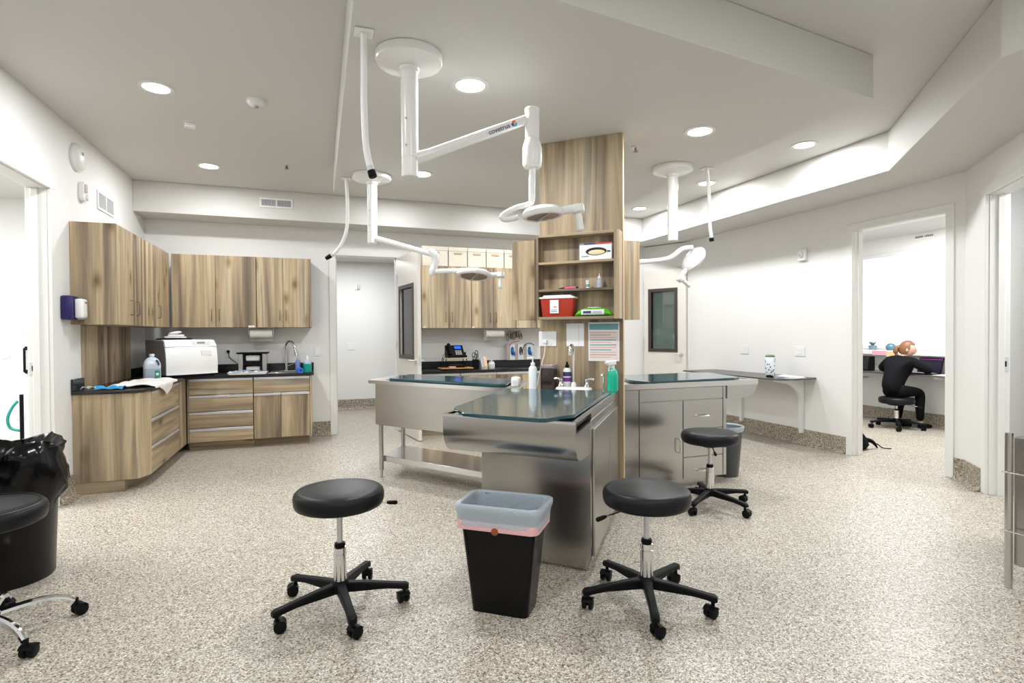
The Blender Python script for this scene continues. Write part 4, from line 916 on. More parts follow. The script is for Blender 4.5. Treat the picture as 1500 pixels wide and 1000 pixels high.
# ------------------------------------------------------------------ things on the near table's back ledge
ZD = ZR + 0.0005
def deck(name, label, cat, u, v, group=None, z=ZD): x, y = cf(u, v); return thing(name, label, cat, (x, y, z), CANG, group)
MBd = MB(); MBd.prism([bil(0.02, 0.842), bil(0.99, 0.842), bil(0.995, 0.995), bil(0.005, 0.995)], ZR - 0.03, ZR - 0.0003, 0.001)
o = MBd.build('back_ledge', STEELS, None, 25); o.parent = bpy.data.objects['steel_exam_table']; o.location = -Vector((1.3, 3.0, 0))
t = deck('treat_jar', 'clear jar of brown treats with a lid beside the column outlet cord', 'jar', 0.098, 0.095)
MB().loft([[(x, y, z) for x, y in rrect(a, a, 0.02)] for a, z in ((0.048, 0), (0.052, 0.004), (0.052, 0.145), (0.046, 0.150))]).build('treats', KIBBLE, t, 40)
MB().loft([[(x, y, z) for x, y in rrect(a, a, 0.022)] for a, z in ((0.0535, 0.001), (0.0545, 0.006), (0.0545, 0.158), (0.05, 0.163))], True, False).build('jar_wall', CLEARJ, t, 40)
MB().loft([[(x, y, z) for x, y in rrect(a, a, 0.022)] for a, z in ((0.057, 0.160), (0.058, 0.163), (0.058, 0.180), (0.054, 0.185))]).build('lid', mat('smoky_lid', (0.32, 0.26, 0.28), 0.2), t, 40)
t = deck('spray_bottle', 'white bottle with purple label and black cap behind the small sink', 'bottle', 0.228, 0.050)
MB().lathe([(0.001, 0), (0.030, 0), (0.031, 0.004), (0.031, 0.140), (0.022, 0.155), (0.014, 0.158), (0.001, 0.158)], n=24).build('body', WHITEP, t, 40)
MB().lathe([(0.001, 0.1585), (0.015, 0.1585), (0.015, 0.178), (0.009, 0.186), (0.007, 0.204), (0.001, 0.204)], n=16).build('cap', BLACKP, t, 40)
MB().lathe([(0.0313, 0.095), (0.0316, 0.095), (0.0316, 0.128), (0.0313, 0.128)], n=24, cap=False).build('printed_band', NAVYP, t); MB().lathe([(0.0313, 0.055), (0.0317, 0.055), (0.0317, 0.086), (0.0313, 0.086)], n=24, cap=False).build('printed_band', PURPLE, t)
# bridge faucet on its white deck plate
t = deck('bridge_faucet', 'chrome gooseneck faucet with two handles on a white deck plate', 'faucet', 0.308, 0.150)
MB().loft([[(x, y, z) for x, y in rrect(a, b, 0.02)] for a, b, z in ((0.132, 0.042, 0), (0.132, 0.042, 0.014), (0.122, 0.034, 0.024), (0.118, 0.032, 0.024))]).build('deck_plate', WHITE, t, 40)
MB().lathe([(0.001, 0.0245), (0.018, 0.0245), (0.020, 0.04), (0.014, 0.056), (0.011, 0.06), (0.001, 0.06)], n=20).build('spout_base', WHITE, t, 40)
MB().tube(crom([(0, 0, 0.058), (0, 0, 0.18), (0, 0, 0.27), (0, -0.012, 0.315), (0, -0.05, 0.335), (0, -0.09, 0.315), (0, -0.10, 0.28)], 6), 0.0095, 12).build('spout', CHROME, t, 50)
MB().tube([(0, -0.10, 0.2795), (0, -0.10, 0.262)], 0.0125, 12).build('aerator', CHROME, t)
for sx, lx in ((-0.10, -0.05), (0.10, 0.055)):
    h = MB().lathe([(0.001, 0.0245), (0.022, 0.0245), (0.020, 0.038), (0.013, 0.05), (0.012, 0.07), (0.016, 0.078), (0.012, 0.086), (0.001, 0.088)], (sx, 0, 0), 18)
    h.tube([(sx, 0, 0.080), (sx + lx * 0.5, -0.004, 0.087), (sx + lx, -0.006, 0.083)], [0.008, 0.007, 0.009], 10)
    h.build('handle', CHROME, t, 45)
t = deck('soap_pump', 'slim chrome soap dispenser between faucet and green spray bottle', 'dispenser', 0.522, 0.115)
MB().lathe([(0.001, 0), (0.016, 0), (0.016, 0.006), (0.010, 0.012), (0.0095, 0.115), (0.012, 0.118), (0.012, 0.128), (0.001, 0.13)], n=18).build('post', CHROME, t, 40)
MB().tube([(0, -0.0125, 0.122), (0, -0.04, 0.124), (0, -0.05, 0.118)], 0.006, 10).build('spout', CHROME, t, 40)
def spray(name, label, loc, rz, r, hb, liquid, fill=0.98):
    t = thing(name, label, 'bottle', loc, rz)
    MB().lathe([(0.001, 0), (r, 0), (r * 1.03, 0.006), (r * 1.03, hb * 0.70), (r * 0.85, hb * 0.86), (r * 0.55, hb * 0.97), (r * 0.38, hb), (0.001, hb)], n=24).build('body', liquid, t, 50)
    MB().lathe([(0.001, hb + 0.0005), (r * 0.42, hb + 0.0005), (r * 0.42, hb + 0.02), (0.001, hb + 0.02)], n=16).build('collar', WHITEP, t)
    m = MB().box(-0.016, 0.016, -0.052, 0.030, hb + 0.0205, hb + 0.055, 0.006); m.tube([(0, -0.05, hb + 0.042), (0, -0.068, hb + 0.042)], 0.009, 10); m.tube([(0, -0.024, hb + 0.024), (0, -0.036, hb), (0, -0.034, hb - 0.022)], 0.006, 8)
    m.build('trigger_head', WHITEP, t, 40); return t
x, y = cf(0.585, 0.10); s = spray('spray_bottle', 'green cleaner spray bottle with white trigger at the right table corner', (x, y, ZD), CANG - 0.6, 0.040, 0.165, GREENL)
MB().lathe([(0.036, 0.1155), (0.0345, 0.14), (0.023, 0.16), (0.0165, 0.1645)], n=24, cap=False).build('clear_neck', CLEAR, s)
bx, by_ = 1.545, 3.90
t = thing('pump_bottle', 'tall clear pump bottle left of the treat jar by the column edge', 'bottle', (1.545, 3.815, ZD), CANG)
MB().lathe([(0.001, 0), (0.030, 0), (0.031, 0.005), (0.031, 0.16), (0.020, 0.175), (0.013, 0.178), (0.001, 0.178)], n=22).build('body', mat('frosted_bottle', (0.70, 0.76, 0.80), 0.25), t, 45)
m = MB().lathe([(0.001, 0.1785), (0.016, 0.1785), (0.016, 0.20), (0.006, 0.203), (0.006, 0.232), (0.013, 0.234), (0.012, 0.245), (0.001, 0.246)], n=16); m.build('pump', WHITEP, t, 40)
MB().tube([(-0.0125, 0, 0.239), (-0.035, 0, 0.238), (-0.04, 0, 0.230)], 0.005, 8).build('spout', WHITEP, t)
t = thing('white_dispenser', 'small white rounded dispenser on the tub table rim by the column', 'dispenser', (1.50, 4.06, ZR + 0.0005), CANG)
MB().box(-0.035, 0.035, -0.03, 0.03, 0, 0.078, 0.014, None, 3).build('body', WHITEP, t, 60); MB().box(-0.020, 0.02, -0.0312, -0.0301, 0.02, 0.05, 0.0).build('front_mark', PALEG, t)
MB().lathe([(0.001, 0), (0.010, 0), (0.010, 0.004), (0.001, 0.004)], n=14, M=Matrix.Translation((0.0, 0.0, 0.0785))).build('button', PALEG, t)

# ------------------------------------------------------------------ things on the left worktop
ZC = 0.8725
t = thing('sterilizer', 'white bench-top sterilizer with rounded front and grey sides in the corner', 'sterilizer', (-1.425, 7.10, ZC), rad(36))
w2, d2 = 0.272, 0.28
def sprof(z): return -d2 - 0.0 + (0.055 * (max(0, (z - 0.16)) / 0.24) ** 2)
zs = [0.03, 0.06, 0.10, 0.16, 0.21, 0.26, 0.30, 0.335]
MB().loft([[(x, sprof(z) + 0.03, z) for z in zs + [0.40]] + [(x, d2 - 0.05, 0.41), (x, d2 - 0.05, 0.03)] for x in (-w2 + 0.003, w2 - 0.003)]).build('housing', mat('warm_grey_casing', (0.27, 0.255, 0.25), 0.45), t, 40)
rings = []
for z in zs: rings.append([(x, sprof(z) + (0.0 if abs(x) < w2 - 0.02 else 0.012) + (0.004 if abs(z - 0.06) < 0.01 else 0), z) for x in (-w2, -w2 + 0.012, -0.12, 0.12, w2 - 0.012, w2)] + [(x, sprof(z) + 0.029, z) for x in (w2, -w2)])
MB().loft(rings).build('door', WHITEP, t, 50)
MB().loft([[(x, sprof(0.338), 0.338) for x in (-w2, w2)] + [(x, sprof(0.338) + 0.028, 0.338) for x in (w2, -w2)], [(x, sprof(0.40) + 0.02, 0.405) for x in (-w2 + 0.008, w2 - 0.008)] + [(x, sprof(0.40) + 0.075, 0.412) for x in (w2 - 0.008, -w2 + 0.008)]]).build('control_panel', PAPER, t)
dv = (Vector((0, sprof(0.40) + 0.02, 0.405)) - Vector((0, sprof(0.338), 0.338))).normalized(); nv = Vector((0, -dv.z, dv.y)); pc = Vector((0.11, sprof(0.338), 0.338)) + dv * 0.038 + nv * 0.0015
Ms = Matrix((Vector((1, 0, 0)), dv, nv)).transposed().to_4x4(); Ms.translation = pc
MB().box(-0.10, 0.10, -0.024, 0.024, -0.0005, 0.001, 0, Ms).build('keypad', PALEG, t); MB().box(-0.045, 0.04, -0.006, 0.018, 0.0012, 0.002, 0, Ms).build('display', LCD, t)
MB().box(0.09, 0.20, sprof(0.27) - 0.008, sprof(0.27) + 0.012, 0.235, 0.295, 0.004).build('latch_handle', WHITEP, t)
MB().box(-w2 + 0.02, w2 - 0.02, -d2 + 0.05, d2 - 0.07, 0.0, 0.0295, 0.004).build('foot', BLACKP, t)
o = t
t = thing('black_tray', 'dark flat tray lying on the sterilizer top', 'tray', (-1.50, 7.12, ZC + 0.4125), rad(36)); MB().box(-0.12, 0.14, -0.14, 0.16, 0, 0.014, 0.004).build('tray', BLACKP, t); MB().box(-0.11, 0.13, -0.13, 0.15, 0.0142, 0.016).build('inset', DARKV, t)
t = thing('folded_towels', 'small stack of folded white and grey cloths on the sterilizer', 'cloth', (-1.46, 7.0, ZC + 0.429), rad(15))
MB().box(-0.105, 0.105, -0.07, 0.07, 0, 0.020, 0.008, None, 2).build('grey_cloth', PALEG, t, 60); MB().box(-0.07, 0.085, -0.06, 0.06, 0.0202, 0.040, 0.008, None, 2).build('white_cloth', CLOTH, t, 60)
MB().ell((0.01, 0, 0.058), 0.065, 0.05, 0.017, 14, Matrix.Rotation(rad(-10), 4, 'Y')).build('rolled_cloth', CLOTH, t, 70)
t = thing('water_jug', 'translucent gallon jug with green label beside the sterilizer', 'jug', (-1.59, 6.60, ZC), rad(15))
jp = [(0.070, 0), (0.078, 0.008), (0.078, 0.15), (0.074, 0.175), (0.055, 0.215), (0.03, 0.232), (0.02, 0.236), (0.02, 0.248)]
MB().loft([[(x, y, z) for x, y in rrect(r, r, r * 0.45)] for r, z in jp[:3]] + [[(x, y, z) for x, y in rrect(r, r, r * 0.5)] for r, z in jp[3:]]).build('body', JUGM, t, 50)
MB().loft([[(x, y, z) for x, y in rrect(0.0786, 0.0786, 0.0354)] for z in (0.004, 0.118)], True, False).build('water', JUGW, t, 50)
MB().lathe([(0.001, 0.2485), (0.024, 0.2485), (0.024, 0.268), (0.001, 0.27)], n=18).build('cap', WHITEP, t)
MB().tube(crom([(0.038, -0.066, 0.205), (0.052, -0.079, 0.185), (0.060, -0.082, 0.155)], 5), 0.009, 10).build('grip_slot', NAVYP, t, 50)
MB().box(0.022, 0.066, -0.0802, -0.0792, 0.02, 0.10).build('label_sheet', GREENP, t); MB().lathe([(0.001, 0), (0.014, 0), (0.014, 0.001), (0.001, 0.001)], n=16, M=Matrix.Translation((0.044, -0.0803, 0.062)) @ Matrix.Rotation(PI / 2, 4, 'X')).build('label_mark', PAPER, t)
def cloth_patch(name, pts_fn, nu, nv_, m, parent, th=0.004):
    g = [[Vector(pts_fn(i / nu, j / nv_)) for j in range(nv_ + 1)] for i in range(nu + 1)]
    vs = [p for r in g for p in r] + [p + Vector((0, 0, th)) for r in g for p in r]; n = (nu + 1) * (nv_ + 1); fs = []
    for i in range(nu):
        for j in range(nv_):
            a = i * (nv_ + 1) + j; b = a + 1; c = a + nv_ + 2; d = a + nv_ + 1
            fs += [(a, d, c, b), (n + a, n + b, n + c, n + d)]
    bd = [(i * (nv_ + 1)) for i in range(nu + 1)]; L_ = [(i * (nv_ + 1) + nv_) for i in range(nu + 1)]
    for k in range(nu): fs += [(bd[k], n + bd[k], n + bd[k + 1], bd[k + 1]), (L_[k], L_[k + 1], n + L_[k + 1], n + L_[k])]
    for j in range(nv_):
        a = j; e_ = nu * (nv_ + 1) + j; fs += [(a, a + 1, n + a + 1, n + a), (e_, n + e_, n + e_ + 1, e_ + 1)]
    return MB().add(vs, fs).build(name, m, parent, 70)
t = thing('white_towel', 'rumpled white towel draped over the front edge of left worktop', 'towel', (-1.62, 5.86, ZC + 0.001))
def tw(u, v):
    edge = 0.278; drop = 0.016 + 0.095 * math.exp(-((v - 0.52) / 0.20) ** 2)
    s_ = -0.06 + (edge + 0.06 + drop) * u; y = -0.20 + 0.80 * v - 0.10 * (1 - u) * (1 - v)
    fold = 0.010 * abs(sin(u * 7 + v * 3.1)) + 0.010 * abs(sin(v * 9 - u * 2))
    if s_ < edge: return (s_, y, 0.004 + fold * min(1, (edge - s_) / 0.05))
    return (edge + 0.006 * sin(v * 20) + 0.004, y, 0.004 - (s_ - edge))
cloth_patch('cloth', tw, 30, 30, CLOTH, t, 0.006)
t = thing('blue_towel', 'crumpled bright blue cloth in front of the white towel', 'cloth', (-1.68, 5.54, ZC + 0.001))
cloth_patch('cloth', lambda u, v: (-0.06 + 0.20 * u, -0.06 + 0.13 * v + 0.02 * sin(u * 5), 0.003 + 0.028 * abs(sin(u * 6 + v * 2)) * (0.3 + 0.7 * sin(v * PI))), 16, 10, CYANC, t, 0.005)
cloth_patch('pale_wrapper', lambda u, v: (-0.18 + 0.14 * u, 0.02 + 0.09 * v, 0.003 + 0.02 * abs(sin(u * 8 + v * 3))), 12, 8, mat('pale_blue_cloth', (0.62, 0.72, 0.76), 0.8), t, 0.004)
t = thing('steel_rack', 'steel and black two-tier sealer rack on the left worktop', 'rack', (-0.70, 7.30, ZC))
MB().box(-0.155, -0.105, -0.10, 0.10, 0, 0.235, 0.003).build('side_panel', STEELV, t); MB().box(0.105, 0.155, -0.10, 0.10, 0, 0.235, 0.003).build('side_panel', STEELV, t)
MB().box(-0.175, 0.175, -0.12, 0.11, 0.236, 0.252, 0.004).build('top_panel', BLACKP, t)
m = MB().box(-0.1045, -0.088, -0.095, 0.09, 0, 0.235).box(0.088, 0.1045, -0.095, 0.09, 0, 0.235).box(-0.088, 0.088, -0.09, 0.09, 0.095, 0.145).box(-0.088, 0.088, -0.09, 0.09, 0, 0.03).box(-0.088, 0.088, 0.07, 0.09, 0.03, 0.235); m.build('frame', BLACKP, t)
MB().box(-0.080, 0.080, -0.06, 0.069, 0.146, 0.22, 0.01).build('paper_roll', PAPER, t); MB().box(-0.078, 0.078, -0.06, 0.069, 0.031, 0.085, 0.01).build('paper_roll', PAPER, t)
t = thing('instrument_tray', 'white tray heaped with blue and white wrappers before the steel rack', 'tray', (-0.74, 7.09, ZC))
MB().loft([[(x, y, z) for x, y in rrect(a, b, 0.03)] for a, b, z in ((0.20, 0.07, 0), (0.215, 0.08, 0.024), (0.209, 0.074, 0.024), (0.196, 0.066, 0.006))]).build('tray', WHITEP, t, 40)
for k in range(9):
    x = -0.17 + 0.042 * k + rnd.uniform(-.01, .01); y = rnd.uniform(-0.025, 0.03)
    MB().box(-0.035, 0.035, -0.03, 0.03, 0, 0.005, 0.001, Matrix.Translation((x, y, 0.022 + 0.005 * (k % 4))) @ Euler((rnd.uniform(-.25, .25), rnd.uniform(-.25, .25), rnd.uniform(-1, 1))).to_matrix().to_4x4()).build('wrapper', [PAPER, mat('pale_blue_wrap%d' % k, (0.36, 0.50, 0.70), 0.5)][k % 2], t)
t = thing('kitchen_faucet', 'chrome pull-down kitchen faucet over the left sink', 'faucet', (-0.345, 7.56, ZC), rad(20))
MB().lathe([(0.001, 0), (0.026, 0), (0.026, 0.006), (0.020, 0.012), (0.020, 0.10), (0.014, 0.104), (0.001, 0.104)], n=20).build('base', CHROME, t, 40)
MB().tube(crom([(0, 0, 0.10), (0, 0, 0.27), (0, -0.01, 0.33), (0.02, -0.05, 0.375), (0.045, -0.10, 0.365), (0.06, -0.13, 0.32), (0.068, -0.145, 0.27)], 6), 0.013, 12).build('spout', CHROME, t, 50)
MB().tube([(0.068, -0.145, 0.271), (0.075, -0.158, 0.21), (0.077, -0.162, 0.19)], [0.015, 0.018, 0.016], 14).build('spray_head', CHROME, t, 40)
MB().tube([(0.0205, 0, 0.06), (0.05, 0, 0.07), (0.10, 0, 0.085)], [0.009, 0.007, 0.006], 10).build('lever', CHROME, t, 40)
t = thing('blue_bottle', 'clear bottle of blue liquid beside the chrome kitchen faucet', 'bottle', (-0.205, 7.50, ZC))
MB().lathe([(0.001, 0), (0.030, 0), (0.031, 0.005), (0.031, 0.11), (0.016, 0.14), (0.011, 0.145), (0.001, 0.145)], n=20).build('body', mat('blue_liquid', (0.16, 0.24, 0.55), 0.15), t, 45); MB().lathe([(0.001, 0.1455), (0.013, 0.1455), (0.011, 0.17), (0.001, 0.172)], n=16).build('cap', CLEARB, t, 40)
t = thing('blue_tape_roll', 'bright blue roll of wrap on the worktop edge by the sink', 'roll', (-0.165, 7.02, ZC + 0.034), rad(10))
MB().ring((0, 0, 0), 0.014, 0.033, -0.025, 0.025, 28, Matrix.Rotation(PI / 2, 4, 'X')).build('roll', BLUE, t, 40); MB().ring((0, 0, 0), 0.0115, 0.0138, -0.024, 0.024, 20, Matrix.Rotation(PI / 2, 4, 'X')).build('core', NAVYP, t)
t = thing('soap_bottle', 'green liquid soap bottle with white pump at the worktop end', 'bottle', (-0.085, 7.16, ZC))
MB().lathe([(0.001, 0), (0.046, 0), (0.048, 0.006), (0.048, 0.105), (0.001, 0.105)], n=24).build('liquid', mat('teal_soap', (0.0, 0.33, 0.26), 0.15), t, 40)
MB().lathe([(0.048, 0.1055), (0.046, 0.13), (0.025, 0.155), (0.015, 0.16), (0.001, 0.16)], n=24).build('clear_neck', CLEARB, t, 40); MB().lathe([(0.001, 0.1605), (0.013, 0.1605), (0.012, 0.18), (0.006, 0.20), (0.004, 0.215), (0.001, 0.215)], n=14).build('cap', WHITEP, t, 40)
t = thing('black_caddy', 'small black sponge caddy at the right end of the left worktop', 'caddy', (-0.085, 7.50, ZC)); MB().box(-0.05, 0.05, -0.04, 0.04, 0, 0.075, 0.006).build('body', BLACKS, t); MB().box(-0.035, 0.02, -0.03, 0.03, 0.0755, 0.10, 0.006).build('sponge', mat('tan_sponge', (0.5, 0.42, 0.36), 0.9), t)
t = thing('metal_scissors', 'loose metal instruments lying along the left sink edge', 'instrument', (-0.43, 7.075, ZC), rad(4))
MB().tube([(-0.09, 0.008, 0.006), (0.0, 0.0, 0.006), (0.09, -0.006, 0.005)], [0.004, 0.005, 0.002], 8).build('blade', STEELS, t); MB().tube([(-0.09, -0.012, 0.006), (0.0, 0.004, 0.0105), (0.085, 0.010, 0.005)], [0.004, 0.004, 0.002], 8).build('blade', STEELS, t)
MB().ell((-0.115, 0.0, 0.012), 0.028, 0.02, 0.012, 10).build('grip', PURPLE, t)
# paper towel rolls under the wall cabinets
def towel_roll(label, x0, x1, y, z):
    t = thing('paper_towel_holder', label, 'paper towel', ((x0 + x1) / 2, y, z)); w_ = (x1 - x0) / 2
    MB().ring((0, 0, 0), 0.018, 0.058, -w_ + 0.012, w_ - 0.012, 32, Matrix.Rotation(PI / 2, 4, 'Y')).build('roll', PAPERT, t, 40)
    MB().cyl((-w_, 0, 0), (w_, 0, 0), 0.012, n=14).build('rod', GREYP, t)
    zt_ = 0.072
    for s in (-1, 1): MB().box(s * w_ - 0.004, s * w_ + 0.004, -0.022, 0.022, -0.02, zt_, 0.002).build('bracket', WHITEP, t)
    MB().box(-w_, w_, -0.03, 0.03, zt_ + 0.0003, zt_ + 0.004).build('mount', WHITEP, t)
    cloth_patch('loose_sheet', lambda u, v: (-w_ + 0.014 + (2 * w_ - 0.028) * u, 0.0585 + 0.004 * sin(v * 3), 0.0 - 0.09 * v), 6, 6, PAPERT, t, 0.0015)
    return t
towel_roll('paper towel roll under the wall cabinet left of the sink faucet', -0.755, -0.480, 7.42, UZ0 - 0.077)
towel_roll('paper towel roll under the pale wall cabinet near the column', 2.27, 2.56, 7.42, t2z0 - 0.077)
for label, x, z, w_ in (('small white tag under the left wall cabinet door', -0.715, UZ0, 0.035), ('small white tag under the pale wall cabinet, nearest the hall door', 1.39, t2z0, 0.018), ('small white tag under the pale wall cabinet, middle seam', 2.07, t2z0, 0.018)):
    t = thing('paper_tag', label, 'tag', (x, BW - 0.352, z + 0.012)); MB().box(-w_, w_, -0.003, 0.0, -0.012, 0.010, 0.001).build('card', PAPER, t); MB().box(-w_ * 0.8, w_ * 0.8, -0.0036, -0.0031, -0.003, 0.001).build('print_line', REDPALE, t)

# ------------------------------------------------------------------ things on the back worktop
ZB = 0.8505
t = thing('desk_shelf', 'black wire desk shelf with bamboo tops holding the telephone', 'shelf', (1.80, 7.24, ZB))
MB().box(-0.22, 0.22, -0.13, 0.13, 0.012, 0.026, 0.004).build('tray', ORANGEW, t); MB().box(-0.165, 0.15, -0.10, 0.10, 0.148, 0.160, 0.004).build('tray', TANW, t)
for sx in (-0.15, 0.13):
    for sy in (-0.09, 0.09): MB().cyl((sx, sy, 0.0), (sx, sy, 0.1475), 0.006, n=8).build('leg', BLACKP, t)
MB().box(-0.06, 0.12, -0.06, 0.07, 0.0265, 0.06, 0.004).build('drawer', BLACKP, t); MB().box(-0.11, -0.02, -0.11, -0.03, 0.0265, 0.045, 0.004).build('note_pad', REDPALE, t)
t = thing('desk_phone', 'black desk telephone with a glowing blue screen on the wire shelf', 'telephone', (1.79, 7.24, ZB + 0.161))
sl = lambda x0, x1, y0, z0, y1, z1, th: [[(x, y0, z0), (x, y1, z1), (x, y1 + th * 0.5, z1 - th * 0.3 + th), (x, y1 + th, z1)][:0] for x in (x0, x1)]
MB().loft([[(x, -0.09, 0.0), (x, -0.09, 0.03), (x, 0.06, 0.165), (x, 0.085, 0.165), (x, 0.085, 0.0)] for x in (-0.12, 0.12)]).build('body', BLACKP, t, 30)
sv = Vector((0, 0.15, 0.135)).normalized(); nv = Vector((0, -sv.z, sv.y)); Mp = Matrix((Vector((1, 0, 0)), sv, nv)).transposed().to_4x4(); Mp.translation = Vector((0, -0.09, 0.03))
MB().box(-0.015, 0.10, 0.115, 0.19, 0.0003, 0.004, 0.001, Mp).build('screen_bezel', BLACKS, t); MB().box(0.0, 0.088, 0.128, 0.178, 0.0042, 0.005, 0, Mp).build('screen', SCREENB, t)
MB().tube([Mp @ Vector((-0.078, 0.01, 0.018)), Mp @ Vector((-0.078, 0.03, 0.028)), Mp @ Vector((-0.078, 0.10, 0.022)), Mp @ Vector((-0.078, 0.17, 0.028)), Mp @ Vector((-0.078, 0.195, 0.018))], [0.024, 0.026, 0.016, 0.026, 0.024], 12).build('handset', BLACKP, t, 50)
for i in range(3):
    for j in range(4): MB().box(0.0 + i * 0.03, 0.022 + i * 0.03, 0.015 + j * 0.022, 0.030 + j * 0.022, 0.0003, 0.004, 0.001, Mp).build('key', GREYP, t)
MB().tube(crom([(-0.10, -0.05, 0.02), (-0.16, -0.06, 0.05), (-0.19, -0.06, -0.03), (-0.20, -0.02, -0.10), (-0.18, 0.02, -0.155)], 5), 0.004, 6).build('cord', BLACKP, t, 60)
MB().box(0.125, 0.165, -0.04, 0.04, 0.0005, 0.03, 0.006).build('side_block', BLACKP, t); MB().tube([(0.145, 0, 0.0305), (0.145, -0.005, 0.07)], 0.012, 8).build('side_knob', BLACKP, t)
t = thing('pen_cup', 'black pen cup crammed with scissors on the back worktop', 'cup', (2.075, 7.22, ZB))
MB().lathe([(0.001, 0), (0.042, 0), (0.046, 0.13), (0.043, 0.13), (0.04, 0.006), (0.001, 0.006)], n=22).build('cup', BLACKP, t, 40)
for k, (dx, dy, h_) in enumerate([(-.02, 0, .22), (.015, .01, .25), (.0, -.02, .20), (.03, -.005, .21), (-.028, .015, .19)]):
    if k < 3:
        m = MB().tube([(dx * 0.6, dy * 0.6, 0.007), (dx * 1.3, dy * 1.3, h_ - 0.05)], 0.005, 8)
        c_ = Vector((dx * 1.3, dy * 1.3, h_ - 0.025)); m.tube([c_ + Vector((0.02 * cos(a), 0, 0.027 * sin(a))) for a in [2 * PI * i / 12 - PI / 2 for i in range(13)]], 0.005, 6); m.build('scissors', BLACKP, t, 60)
    else: MB().tube([(dx * 0.6, dy * 0.6, 0.007), (dx * 1.4, dy * 1.4, h_)], 0.004, 8).build('pen', NAVYP, t)
t = thing('wooden_block', 'tan slanted wooden card block on the back worktop', 'block', (2.185, 7.20, ZB))
MB().loft([[(x, -0.06, 0), (x, -0.06, 0.04), (x, 0.02, 0.165), (x, 0.05, 0.165), (x, 0.05, 0)] for x in (-0.004, 0.042)]).build('body', TANW, t, 30); MB().loft([[(x, -0.06, 0), (x, -0.06, 0.03), (x, 0.02, 0.15), (x, 0.05, 0.15), (x, 0.05, 0)] for x in (-0.042, -0.0045)]).build('cards', GREYP, t, 30)
t = thing('white_jar', 'small white lidded jar on the back worktop', 'jar', (2.30, 7.20, ZB))
MB().lathe([(0.001, 0), (0.042, 0), (0.046, 0.006), (0.046, 0.072), (0.036, 0.08), (0.001, 0.08)], n=24).build('body', WHITEP, t, 40); MB().lathe([(0.001, 0.0805), (0.036, 0.0805), (0.034, 0.098), (0.012, 0.10), (0.010, 0.115), (0.001, 0.115)], n=20).build('lid', PALEG, t, 40)
for k, (x0, x1, gm, lb) in enumerate([(2.655, 2.775, NITRILE, 'glove box with blue glove on the back wall, leftmost of three'), (2.782, 2.912, mat('dark_glove', (0.12, 0.10, 0.09), 0.6), 'glove box with dark gloves on the back wall, middle of three'), (2.919, 3.049, NITRILE, 'glove box with a blue glove spilling out, rightmost of three')]):
    t = thing('glove_box', lb, 'box', ((x0 + x1) / 2, BW - 0.0225, 0.9455), 0, 'glove boxes on the back worktop'); w_ = (x1 - x0) / 2
    MB().box(-w_, w_, -0.09, -0.001, 0, 0.235, 0.002).build('carton', PAPER, t)
    MB().box(-w_ - 0.0005, -w_ + 0.022, -0.0915, -0.0905, 0.0, 0.234).build('printed_band', REDPALE, t); MB().box(-w_ + 0.0225, -w_ + 0.034, -0.0915, -0.0905, 0.0, 0.234).build('printed_band', TEALP, t)
    MB().lathe([(0.001, 0), (1, 0), (1, 0.001), (0.001, 0.001)], n=24, M=Matrix.Translation((0.015, -0.0905, 0.13)) @ Matrix.Rotation(PI / 2, 4, 'X') @ Matrix.Diagonal((0.026, 0.062, 1, 1))).build('opening', DARKV, t)
    m = MB().ell((0.015, -0.094, 0.125), 0.022, 0.012, 0.05, 12)
    if k != 1: m.tube([(0.015, -0.096, 0.13), (0.035, -0.105, 0.10), (0.045, -0.108, 0.06)], [0.018, 0.018, 0.006], 10)
    m.build('glove', gm, t, 60)
    if k == 1: MB().ell((0.02, -0.097, 0.095), 0.012, 0.01, 0.02, 10).build('pale_glove', mat('pale_glove', (0.7, 0.68, 0.5), 0.6), t)
t = thing('wire_rack', 'tangle of thin wire loops on the back wall over the glove boxes', 'rack', (2.80, BW - 0.06, 1.30))
for k in range(16):
    a = rnd.uniform(0, PI); c_ = Vector((-0.115 + 0.0145 * k, rnd.uniform(-0.03, 0.02), rnd.uniform(-0.02, 0.03))); r_ = rnd.uniform(0.03, 0.06)
    MB().tube([c_ + Vector((r_ * 0.6 * cos(b) * cos(a), r_ * 0.5 * cos(b) * sin(a), r_ * sin(b))) for b in [2 * PI * i / 12 for i in range(13)]], 0.0035, 6).build('wire', BRONZE, t, 60)
MB().box(-0.13, 0.13, 0.045, 0.059, -0.01, 0.01, 0.002).build('rail', ALU, t)
t = thing('red_lead', 'red and black lead draped over the tops of the glove boxes', 'cord', (2.80, BW - 0.135, 1.185))
MB().tube(crom([(-0.12, 0, -0.03), (-0.07, 0, 0.02), (0.0, 0, 0.03), (0.03, 0, 0.04)], 5), 0.005, 8).build('red_cord', REDP, t, 60)
MB().tube(crom([(0.08, 0, -0.16), (0.09, 0, -0.07), (0.15, 0, 0.0), (0.22, 0, 0.0), (0.27, 0, -0.03)], 5), 0.005, 8).build('black_cord', BLACKP, t, 60)

